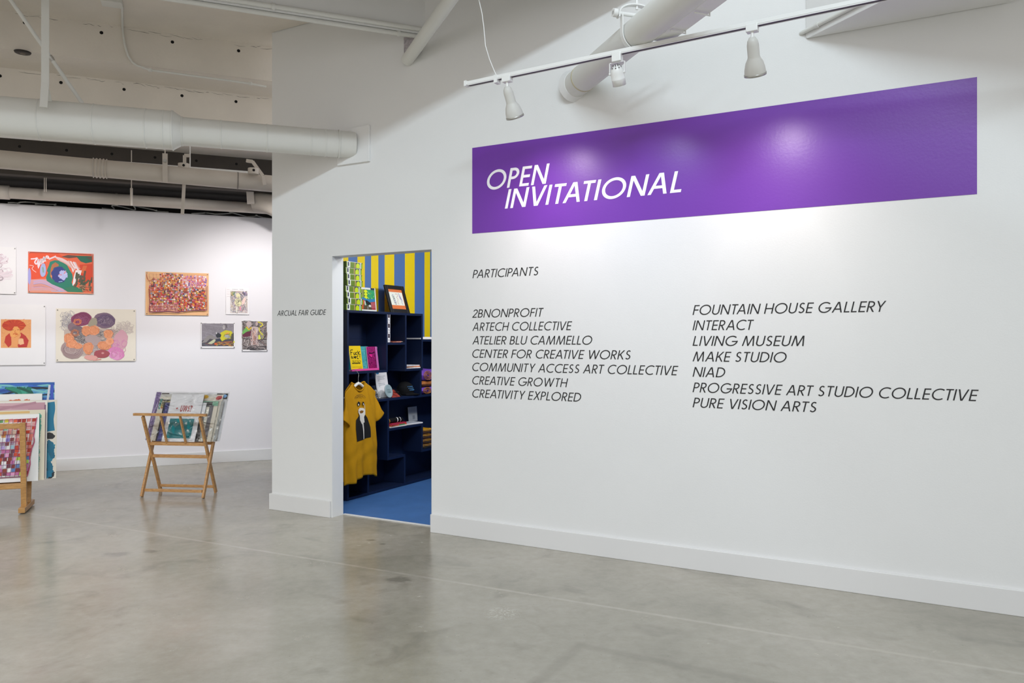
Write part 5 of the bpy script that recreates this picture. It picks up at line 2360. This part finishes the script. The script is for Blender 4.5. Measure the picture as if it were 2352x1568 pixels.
def d_yellow(c):
    k = '#17130c'
    st = lambda pts, wd=.035: c.stroke(pts, wd, k, .004)
    # hand lettered words
    st([(.12, .40), (.12, .19), (.32, .17)])
    st([(.12, .28), (.26, .27)])
    st([(.36, .27), (.37, .37), (.46, .37), (.47, .26), (.48, .38)])
    st([(.66, .27), (.55, .29), (.54, .36), (.66, .37)])
    st([(.72, .20), (.73, .38)])
    st([(.90, .24), (.74, .31), (.92, .38)])
    st([(.12, .55), (.13, .43), (.25, .55), (.26, .43)])
    c.ell(.38, .47, .055, .03, k)
    c.ell(.48, .46, .055, .03, k)
    c.poly([(.33, .48), (.53, .47), (.44, .56)], k)
    st([(.72, .43), (.6, .45), (.6, .53), (.73, .54)])
    st([(.85, .40), (.85, .50)])
    st([(.85, .53), (.85, .55)])
    for i, (a, b) in enumerate(((.18, .22), (.3, .3), (.4, .46), (.54, .6), (.68, .68), (.78, .86))):
        st([(a, .60), (b, .67), (a + .05, .675)], .024)
    for i in range(7):
        a = .14 + .1 * i
        st([(a, .76), (a + .02, .70), (a + .05, .755), (a + .08, .71)], .022)
    for i in range(6):
        a = .12 + .13 * i
        c.stroke([(a, .90), (a + .06, .885), (a + .1, .9)], .012, '#8a6a10')
    c.stroke([(.6, .955), (.9, .945)], .018, '#b86a10')


def d_teal(c):
    for j in range(16):
        for i in range(5):
            if c.R.random() < .8:
                u = .1 + .17 * i
                c.stroke([(u, .14 + .05 * j), (u + c.R.uniform(.05, .14), .14 + .05 * j)], .014, c.R.choice(['#2a7f86', '#8fc8c4', '#23666c']))


def d_magenta(c):
    for j in range(26):
        for i in range(8):
            c.rect(.06 + .115 * i, .04 + .036 * j, .06 + .115 * i + c.R.uniform(.03, .1), .06 + .036 * j, c.R.choice(['#3a1030', '#561440', '#7a1a58', '#a02070']))
    c.ell(.3, .38, .14, .05, '#d81a80')
    c.ell(.36, .42, .08, .06, '#e02a8a', .5)
    c.stroke([(.2, .28), (.45, .3), (.7, .25)], .04, '#3a1030')
    c.poly([(.8, 0), (1, 0), (1, 1), (.8, 1)], '#c46aa8')


def d_lilac(c):
    c.rect(.3, .04, .55, .96, '#8a84a0')
    c.rect(.34, .1, .5, .8, '#55506a')
    c.ell(.42, .5, .07, .08, '#a8906a')


zs = zA + h + .002
mb = MB()
o = sthing('display_tray', 'bright pink tray under the row of booklets on the upper shelf', 'tray', lx(845), .11, zs)
wt = lx(874) - lx(812)
mb.box((-wt / 2, -.085, 0), (wt / 2, .10, .012))
build('base', mb, mat('hot_pink_card', '#ea4fa0', 0.5, var=.03), o, bevel=.002)
mb = MB()
mb.box((-wt / 2, -.087, .0), (wt / 2, -.0852, .018))
build('lip', mb, mat('hot_pink_card', '#ea4fa0', 0.5, var=.03), o)
zs2 = zs + .013
book('teal booklet standing at the left end of the row', 799.5, 812, zs, .225, .055, .0, '#2a9aa0', None, seed=1)
book('yellow booklet with black hand lettering and a heart', 807, 834, zs2, .222, .03, .0, '#f4cf12', d_yellow, seed=2, rx=-9)
book('teal booklet covered with small print, behind the yellow one', 824, 850, zs2, .215, .075, .0, '#4aa6a8', d_teal, seed=3, rx=-8)
book('magenta booklet with a dark pattern, right of the teal ones', 846.5, 870, zs2, .212, .062, .0, '#a81d6e', d_magenta, seed=4, rx=-8)
book('pale lilac booklet behind the magenta one', 864, 877, zs2, .208, .09, .0, '#cfc8dc', d_lilac, seed=5, rx=-6)
book('thin white booklet with a pink edge, right end of the row', 874, 882.5, zs2, .208, .12, .0, '#e4dce6', lambda c: c.rect(.7, 0, .86, 1, '#c44a98'), seed=6, rx=-6)

# ---- three narrow white boxes in the second bay
for i, nm in enumerate(('bottom', 'middle', 'top')):
    z = zB + h + .001 + i * .098
    xa, xb = x889 + h + .004, lx(897)
    w = xb - xa
    o = sthing('window_box', nm + ' of three narrow white boxes stacked beside the upright', 'box', xa, .004, z, group='narrow white boxes')
    mb = MB()
    mb.box((0, 0, 0), (w, .12, .096))
    build('carton', mb, M_PAPER, o, bevel=.001)
    c = Canvas(w, .096, -.0006, 3 + i)
    c.rect(.15, .12, .8, .55, '#2c1a26')
    c.stroke([(.2, .8), (.5, .74), (.7, .84)], .07, '#7a7a84')
    c.rect(.1, .94, .9, .97, '#b0b0b8')
    e = build('print', c.mb, PRINT, o, fixn=False)
    for v_ in e.data.vertices:
        v_.co.x += w / 2
for i, (px, col, lb) in enumerate(((901, '#c8603a', 'orange postcard lying flat on the middle shelf behind the white boxes'), (909, '#d8c8b0', 'cream postcard lying flat at the centre of the middle shelf'),
                                   (918, '#b84a3a', 'red postcard lying flat at the right of the middle shelf'))):
    o = sthing('postcard', lb, 'postcard', lx(px, .08), .08 + .02 * i, zB + h + .001 + .0045 * i, rz=.2 * i - .2)
    mb = MB()
    mb.box((-.055, -.07, 0), (.055, .07, .004))
    build('card', mb, mat('postcard_%s' % col[1:], col, .5, var=.35, scale=25), o)

# ---- leaning card and papers on the third bay
o = sthing('greeting_card', 'white card leaning on the upright above a pile of leaflets', 'card', lx(933.5) + .012, .06, zA + h + .001, rz=.0)
mb = MB()
mb.box((.0, -.045, 0), (.006, .06, .17), T=lambda x, y, z: Vector((x + .10 * (.17 - z) * .3, y, z)))
build('card', mb, M_PAPER, o)
for i, (a, lb, col) in enumerate(((0, 'white leaflet at the bottom of the small pile beside the leaning card', '#e8e2e0'), (1, 'orange printed leaflet in the middle of the small pile', '#d8885a'), (2, 'white leaflet on top of the small pile beside the leaning card', '#dcd8da'))):
    o = sthing('leaflet', lb, 'leaflet', lx(951), .085, zA + h + .001 + .0115 * i, rz=.08 * (i - 1), group='pile of leaflets')
    mb = MB()
    mb.box((-.13, -.075, 0), (.12, .09, .011))
    build('pages', mb, mat('leaflet_%d' % i, col, .5, var=.25, scale=18), o)
# white papers on the lower unit's top
o = sthing('paper_stack', 'white stack of papers on the lower bookcase top, right edge of the doorway', 'papers', lx(985), .10, zU + .001)
mb = MB()
mb.box((-.14, -.09, 0), (.16, .1, .014))
mb.box((-.12, -.08, .0142), (.15, .09, .024))
build('sheets', mb, M_PAPER, o)

# ---- things on the long middle shelf
zq = zD + h + .0015
# sign sheet
x0, x1 = lx(868, .10), lx(895, .10)
w, hh = x1 - x0, .262
o = sthing('sign_sheet', 'white notice sheet with a blue badge standing on the middle shelf', 'notice', (x0 + x1) / 2, .10, zq, rx=math.radians(-9))
mb = MB()
mb.box((-w / 2, 0, 0), (w / 2, .004, hh))
build('sheet', mb, M_PAPER, o)
c = Canvas(w, hh, -.0007, 8)
c.ell(.22, .06, .12, .05, '#1d78a8')
c.rect(.12, .02, .32, .05, '#1d78a8')
for j, (a, b) in enumerate(((.14, .82), (.14, .7), (.16, .74), (.16, .3), (0, 0), (.2, .72), (.2, .75), (.2, .3))):
    if b:
        c.stroke([(a, .2 + .055 * j), (b, .19 + .055 * j)], .012, '#7d8690')
build('print', c.mb, PRINT, o, fixn=False)
# clear packets
for i, (px, lb, dr) in enumerate(((863, 'clear packet with a blue and white label, nearest the shirt sleeve', '#2a4a8a'), (869, 'clear packet with white cards, second from the shirt sleeve', '#8a8a90'),
                                  (876, 'clear packet with a black and white picture, beside the round tin', '#3a3a40'))):
    o = sthing('clear_packet', lb, 'packet', lx(px), .018 + .02 * i, zq, rz=.25, rx=math.radians(-14), group='clear packets on the middle shelf')
    mb = MB()
    mb.box((-.045, 0, .004), (.045, .006, .085))
    build('insert', mb, M_PAPER, o)
    c = Canvas(.09, .081, -.0006, i + 2)
    c.rect(.1, .5, .9, .9, dr)
    c.stroke([(.2, .6), (.45, .75), (.5, .6), (.8, .8)], .1, '#e8e8ec')
    e = build('label_print', c.mb, PRINT, o, fixn=False)
    for v_ in e.data.vertices:
        v_.co.z += .004
    mb = MB()
    mb.sheet(lambda u, v: Vector(((u - .5) * .12, -.010 + .006 * math.sin(u * 14 + v * 9 + i), v * .13)), 14, 12)
    build('film', mb, M_FILM, o, fixn=False)
# round tin
o = sthing('round_tin', 'round pale green tin lid standing on its edge on the middle shelf', 'tin', lx(899), .02, zq, rz=.1, rx=math.radians(-12))
mb = MB()
M = Matrix.Translation((0, .0, .066)) @ Matrix.Rotation(PI / 2, 4, 'X')
mb.lathe([(0, .004), (.056, .004), (.06, .006), (.066, .005), (.066, -.003), (0, -.003)], M, 32)
build('lid', mb, mat('pale_green_tin', '#9fb2b4', .35, .0, var=.05, scale=30), o)
c = Canvas(.10, .10, -.0075, 3)
for v in (.35, .5, .63):
    c.stroke([(.2, v), (.5, v - .02), (.8, v)], .05, '#7c9294')
e = build('embossing', c.mb, PRINT, o, fixn=False)
for v_ in e.data.vertices:
    v_.co.z += .016
# red booklet in a packet
o = sthing('booklet', 'red booklet in a clear wrapper slumped beside the black cap', 'booklet', lx(915), .02, zq, rz=.05, rx=math.radians(-50))
mb = MB()
mb.box((-.075, 0, 0), (.065, .006, .105))
build('cover', mb, mat('red_print', '#b8483a', .45, var=.35, scale=24), o)
mb = MB()
mb.sheet(lambda u, v: Vector(((u - .45) * .19, -.005 + .004 * math.sin(u * 12 + v * 7), v * .12)), 10, 8)
build('wrapper', mb, M_FILM, o, fixn=False)
# cap
o = sthing('baseball_cap', 'black cap with light blue stitching on the middle shelf', 'cap', lx(937, .09), .10, zq)
mb = MB()
prof = [(.088, .0), (.090, .02), (.088, .05), (.078, .082), (.056, .106), (.028, .117), (0, .12)]
mb.lathe(prof, Matrix.Translation((0, .035, .018)) @ Matrix.Rotation(.25, 4, 'X'), 26)
crown = build('crown', mb, mat('black_cotton', '#101012', .85, var=.1, bump=.2, bscale=200, spec=.2), o)


def brim(u, v):
    a = -PI * .5 + (u - .5) * 1.9
    r = .082 + .065 * v * math.cos((u - .5) * 1.7)
    return Vector((r * math.sin((u - .5) * 1.9) * 1.0 + .02 * v, .03 - r * math.cos((u - .5) * 1.9), .022 - .018 * v + .006 * math.cos((u - .5) * 3)))


mb = MB()
mb.sheet(brim, 16, 5)
build('brim', mb, mat('black_cotton', '#101012', .85), o, solid=.003)
mb = MB()
mb.tube([(0, .005, .135), (0, .006, .142)], .006, 8)
build('button', mb, mat('black_cotton', '#101012', .85), crown)
mb = MB()
rs = random.Random(2)
for j in range(3):
    for i in range(4):
        a = -.55 + .22 * i + .1 * j
        zz = .088 - .017 * j
        r = .0905 - max(0, zz - .055) * .33
        ax_, ay_ = r * math.sin(a), .028 - r * math.cos(a) * .98 - .002
        mb.tube([(ax_ - .007, ay_ - .002, zz - .003), (ax_ - .002, ay_ - .004, zz + .005), (ax_ + .002, ay_ - .004, zz - .004), (ax_ + .008, ay_ - .003, zz + .004)], .0017, 6)
build('stitching', mb, mat('light_blue_thread', '#5aa4e0', .6, var=.05), crown)


# folded fabrics
def folded(name, label, cat, x, y, z, lx_, ly_, th, mats, seed, group=None, film=False, wav=.006):
    R = random.Random(seed)
    o = sthing(name, label, cat, x, y, z, rz=R.uniform(-.08, .08), group=group)
    mb = MB()
    n = 18
    ph = R.uniform(0, 6)

    def fn(sgn):
        def g(u, v):
            ex = 2 * u - 1
            ey = 2 * v - 1
            edge = (1 - abs(ex) ** 6) * (1 - abs(ey) ** 6)
            zz = th / 2 + sgn * (th / 2) * edge ** .45 + (wav * math.sin(u * 9 + ph) * math.cos(v * 7 + ph) * edge if sgn > 0 else 0)
            return Vector((ex * lx_ / 2 * (1 + .015 * math.sin(v * 11 + ph)), ey * ly_ / 2 * (1 + .02 * math.sin(u * 9)), max(0, zz)))
        return g
    mb.sheet(fn(1), n, n)
    mb.sheet(fn(-1), n, n)
    build('cloth', mb, mats[0], o)
    if len(mats) > 1:
        mb = MB()
        cpt = []
        for k in range(34):
            a = k * .55
            r = .012 + .0016 * k
            cpt.append((-.02 + r * math.cos(a) * 1.2, -ly_ / 2 * 1.02 - .0015, th * .5 + min(th * .42, r * .8) * math.sin(a)))
        mb.tube(cpt, .004, 6)
        build('trim_pattern', mb, mats[1], o)
    if film:
        mb = MB()
        mb.sheet(lambda u, v: Vector((-lx_ / 2 * 1.03 + u * lx_ * 1.06, -ly_ / 2 - .006 + .005 * math.sin(u * 17 + v * 9 + ph), .002 + v * th * .96)), 20, 6)
        build('wrapper', mb, M_FILM, o, fixn=False)
    return o


M_PURP = mat('purple_print_cloth', '#6b3fa8', .75, var=.15, scale=14, bump=.2, bscale=50)
M_PURO = mat('ochre_swirl_print', '#a8672a', .75, var=.2, scale=20)
M_OCH = mat('ochre_brown_cloth', '#9a5a24', .75, var=.35, scale=16, bump=.2, bscale=50)
xq = lx(984)
folded('folded_blanket', 'purple blanket at the bottom of the folded pile by the doorway edge', 'blanket', xq + .02, .11, zq, .26, .2, .075, [M_PURP, M_PURO], 1, 'folded blankets')
folded('folded_blanket', 'brown and purple blanket in the middle of the folded pile', 'blanket', xq + .015, .11, zq + .076, .25, .2, .06, [M_OCH], 2, 'folded blankets')
folded('folded_blanket', 'thick purple blanket with an ochre swirl on top of the folded pile', 'blanket', xq + .02, .11, zq + .137, .26, .21, .125, [M_PURP, M_PURO], 3, 'folded blankets')
for i, nm in enumerate(('bottom', 'second', 'third', 'top')):
    folded('folded_shirt', nm + ' mustard shirt in a clear wrapper, counting up the low pile by the doorway edge', 'shirt', lx(985) + .01 * math.sin(i * 2), .11, zG + h + .0015 + i * .052, .24, .2, .05, [M_SHIRT], 10 + i,
           'wrapped mustard shirts', film=True)

# ---- things on the low shelf: notebooks, socks, magazine, info card
ze = zE + h + .0015
for i, (col, lb) in enumerate((('#e6e2da', 'white notebook at the bottom of the low shelf pile'), ('#d8663a', 'orange and green notebook in the middle of the low shelf pile'), ('#c0304c', 'crimson notebook on top of the low shelf pile'))):
    o = sthing('notebook', lb, 'notebook', lx(917) + .004 * i, .085, ze + .0125 * i, rz=.05 * i, group='notebooks on the low shelf')
    mb = MB()
    mb.box((-.135, -.078, 0), (.135, .085, .012))
    build('cover', mb, mat('notebook_%d' % i, col, .5, var=.03), o, bevel=.001)
    if i == 1:
        mb = MB()
        mb.box((.0, -.0795, .0005), (.10, -.078, .0115))
        build('green_edge', mb, mat('green_edge', '#3a8a4a', .5, var=.1), o)
for i, (x, lb) in enumerate(((907, 'black rolled sock with a gold band on the notebooks, left one'), (922, 'black rolled sock with white stripes on the notebooks, right one'))):
    o = sthing('rolled_sock', lb, 'sock', lx(x), .06, ze + .038, rz=.1 - .25 * i)
    mb = MB()
    pts = [(-.085, 0, .022), (-.07, -.004, .024), (-.02, 0, .026), (.05, .004, .026), (.08, 0, .021), (.088, 0, .02)]
    mb.tube(pts, [.006, .022, .025, .024, .02, .006], 16)
    build('knit', mb, mat('black_cotton', '#101012', .85), o)
    mb = MB()
    if i == 0:
        mb.tube([(-.052, -.002, .0245), (-.04, -.002, .0245)], .0255, 16, cap=False)
        build('band', mb, mat('gold_band', '#b8863a', .5, var=.1), o)
    else:
        mb.tube([(-.01, .001, .026), (.0, .001, .026)], .0262, 16, cap=False)
        mb.tube([(.03, .001, .026), (.037, .002, .026)], .0262, 16, cap=False)
        build('stripes', mb, M_PAPER, o)
o = sthing('magazine', 'white magazine lying at the right of the low shelf beside the notebooks', 'magazine', lx(957), .09, ze, rz=-.12)
mb = MB()
mb.box((-.13, -.075, 0), (.12, .085, .012))
build('pages', mb, M_PAPER, o)
c = Canvas(.24, .15, 0, 2)
mb = MB()
mb.box((-.11, -.06, .0122), (.1, .07, .0128))
build('cover_print', mb, mat('grey_cover', '#b8bcc4', .4, var=.25, scale=16), o)
x0, x1 = lx(939, .2), lx(959, .2)
w = x1 - x0
o = sthing('info_card', 'grey info card standing at the back of the low shelf', 'card', (x0 + x1) / 2, .2, ze, rx=math.radians(-4))
hh = lz(948, 934, .2) - ze
mb = MB()
mb.box((-w / 2, 0, 0), (w / 2, .004, hh))
build('card', mb, mat('grey_card', '#a9afb6', .5, var=.05), o)
c = Canvas(w, hh, -.0007, 4)
for j in range(5):
    c.stroke([(.12, .12 + .08 * j), (.8, .12 + .08 * j)], .015, '#8a9098')
c.rect(.45, .6, .72, .85, '#858b94')
build('print', c.mb, PRINT, o, fixn=False)

# ---- mustard T-shirt on a hanger in front of the bookcase
YH = -.075
xh = lx(823, YH)
z_hook = lz(823, 853, YH)
hg = sthing('coat_hanger', 'white plastic coat hanger hooked over the upper shelf, holding the mustard shirt', 'coat hanger', xh, YH, z_hook - .105)
mb = MB()
hp = [(0, 0, .0), (0, 0, .05), (.006, .0, .068), (.018, .012, .085), (.02, .035, .108), (.012, .062, .122), (.0, .085, .118), (-.004, .097, .10)]
mb.tube(hp, .0022, 8)
build('hook', mb, M_STEEL, hg)
mb = MB()
arm = [(-.19, 0, -.125), (-.15, 0, -.095), (-.10, 0, -.058), (-.055, 0, -.028), (-.02, 0, -.008), (0, 0, -.004), (.02, 0, -.008), (.055, 0, -.028), (.10, 0, -.058), (.15, 0, -.095), (.19, 0, -.125)]
mb.tube(arm, [.006, .009, .011, .013, .014, .014, .014, .013, .011, .009, .006], 12)
build('shoulders', mb, M_WHITEP, hg)
mb = MB()
mb.tube([(0, 0, -.01), (0, 0, .012)], [.012, .007], 10)
build('neck_boss', mb, M_WHITEP, hg)

zs_top = z_hook - .105 - .045
ts = sthing('t_shirt', 'mustard yellow T-shirt with a black and white face print on a hanger', 'T-shirt', xh, YH, zs_top)
HEM = -.80


TH_B = math.radians(19)


def bend(p):
    """the near side of the shirt swings forward off the hanger"""
    if p.x < -.10:
        dx = p.x + .10
        k = min(1.0, -dx / .05)
        return Vector((-.10 + dx * math.cos(TH_B), p.y + dx * math.sin(TH_B) + .012 * k * math.sin(min(1, -dx / .14) * PI), p.z))
    return p


def neck_z(x, front):
    c2 = min(1, (x / .09) ** 2)
    sn = math.sqrt(max(0, 1 - c2)) * (-1 if front else 1)
    return .004 + .028 * sn + .044 * c2


def shirt_raw(u, v):
    """u around (0..1), v from hem (0) to shoulders (1)"""
    a = 2 * PI * u
    zc = v
    hwid = .245 - .008 * math.sin(PI * zc)
    dep = .055 * (1 - zc) ** .8 + .026 * math.sin(PI * min(1, zc)) + .014
    x = hwid * math.cos(a)
    y = dep * math.sin(a)
    front = -math.sin(a) > 0
    fold = (1 - zc) * (.017 * math.sin(x * 23 + 1.2) + .008 * math.sin(x * 51 + 2 * zc)) + .0035 * math.sin(x * 60 + zc * 14)
    fold += .0035 * math.sin(x * 18 - zc * 30) * math.exp(-((zc - .28) / .12) ** 2)
    y += fold * (1 if front else .7)
    ax_ = abs(x)
    top = .048 - .60 * (ax_ - .09) if ax_ > .09 else neck_z(x, front)
    hem = HEM + (-.03 * (x / .245) ** 2 if front else .018) + .010 * math.sin(x * 19 + (0 if front else 2)) - (.025 if x < -.12 else 0)
    return Vector((x, y, hem + (top - hem) * zc))


def shirt_body(u, v):
    return bend(shirt_raw(u, v))


mb = MB()
nu, nv = 120, 48
vs = [shirt_body(i / nu, j / nv) for j in range(nv + 1) for i in range(nu)]
fs = [(j * nu + i, j * nu + (i + 1) % nu, (j + 1) * nu + (i + 1) % nu, (j + 1) * nu + i) for j in range(nv) for i in range(nu)]
mb.add(vs, fs, True)
build('body', mb, M_SHIRT, ts, solid=.002)
for sg in (-1, 1):
    mb = MB()

    def sl(u, v, sg=sg):
        a = 2 * PI * u
        c0 = Vector((.165, 0, -.128))
        c1 = Vector((.285, -.012, -.285)) if sg > 0 else Vector((.265, -.02, -.30))
        k = v ** .9
        c = c0.lerp(c1, k)
        ang = math.radians(70 - 38 * min(1, v * 1.2))
        wid = .098 - .030 * math.sin(min(1, v * 1.3) * PI / 2) + .004 * v
        dp = .016 + .020 * v
        ac = Vector((math.cos(ang), 0, math.sin(ang)))
        p = c + ac * (wid * math.cos(a)) + Vector((0, dp * math.sin(a) + .004 * math.sin(v * 9 + u * 14), 0))
        p.x *= sg
        return bend(p)
    mb.sheet(lambda u, v: sl(u, v), 40, 16)
    build('sleeve', mb, M_SHIRT, ts, solid=.002)
# collar rib
mb = MB()
ring = []
for i in range(48):
    a = 2 * PI * i / 48
    x = .0905 * math.cos(a)
    sn = math.sin(a)
    ring.append(Vector((x, .017 * sn - (.004 if sn < 0 else 0) * -sn, .004 + .028 * sn + .044 * math.cos(a) ** 2)))
mb.tube(ring, .0075, 8, closed=True)
build('collar', mb, mat('mustard_rib', '#b8820e', .85, bump=.4, bscale=250, var=.03, spec=.15), ts)


# print on the chest, following the cloth
def chest(x, z):
    best = None
    lo, hi = 0.0, 1.0
    # front side angle for this x at given height
    v = min(.97, max(.03, (z - HEM) / (.03 - HEM)))
    hw_ = .238
    a = -math.acos(max(-.98, min(.98, x / hw_)))
    p = shirt_body((a / (2 * PI)) % 1.0, v)
    return p.y


def print_poly(pts, col, k):
    cx = sum(p[0] for p in pts) / len(pts)
    n = len(pts)
    tr = tessellate_polygon([[Vector((x, z, 0)) for x, z in pts]])
    bm = bmesh.new()
    vv = [bm.verts.new((x, 0, z)) for x, z in pts]
    for t in tr:
        try:
            bm.faces.new([vv[i] for i in t])
        except ValueError:
            pass
    bmesh.ops.subdivide_edges(bm, edges=bm.edges[:], cuts=7, use_grid_fill=True)
    bmesh.ops.triangulate(bm, faces=bm.faces[:])
    bm.verts.index_update()
    vs = [Vector((v.co.x, chest(v.co.x, v.co.z) - .0032 - .0019 * k, v.co.z)) for v in bm.verts]
    fs = [[v.index for v in f.verts] for f in bm.faces]
    bm.free()
    PR.add(vs, fs, True, 0, lin(col))


PR = MB()
X0 = -.02
P = lambda pts: [(X0 + x, z) for x, z in pts]
print_poly(P([(-.095, -.47), (.10, -.45), (.102, -.36), (.07, -.27), (.045, -.24), (-.05, -.24), (-.085, -.28), (-.095, -.36)]), '#17140f', 0)
print_poly(P([(-.05, -.19), (-.02, -.175), (.03, -.18), (.05, -.2), (.045, -.235), (.03, -.26), (.035, -.31), (-.02, -.32), (-.045, -.28), (-.04, -.24), (-.055, -.215)]), '#e6dfd2', 1)
print_poly(P([(-.005, -.31), (.022, -.31), (.028, -.38), (.02, -.455), (-.002, -.458), (.002, -.38)]), '#e6dfd2', 1)
print_poly(P([(-.035, -.205), (.0, -.198), (.028, -.206), (.015, -.222), (-.02, -.224)]), '#8a5a18', 2)
print_poly(P([(-.052, -.135), (-.03, -.115), (-.008, -.13), (-.012, -.15), (-.04, -.158)]), '#1c1710', 1)
print_poly(P([(.018, -.13), (.034, -.12), (.05, -.135), (.046, -.155), (.026, -.155)]), '#1c1710', 1)
print_poly(P([(-.045, -.142), (-.032, -.136), (-.028, -.15), (-.04, -.154)]), '#e8e4dc', 2)
print_poly(P([(.026, -.14), (.036, -.136), (.038, -.15), (.028, -.152)]), '#e8e4dc', 2)
print_poly(P([(.044, -.15), (.05, -.15), (.048, -.2), (.042, -.2)]), '#dcd6ca', 2)
for cx, cz, r, t0_, t1_ in ((0, -.12, .085, .15, .85), (.0, -.1, .05, .1, .9), (-.004, -.15, .1, .35, .65)):
    pts = []
    for i in range(15):
        a = PI * (t0_ + (t1_ - t0_) * i / 14)
        pts.append((X0 + cx + r * math.cos(a), cz + r * .8 * math.sin(a)))
    inn = [(X0 + cx + (x - X0 - cx) * .955, cz + (z - cz) * .955) for x, z in reversed(pts)]
    print_poly(pts + inn, '#6e4c0c', 1)
build('chest_print', PR, PAINT, ts, fixn=False)
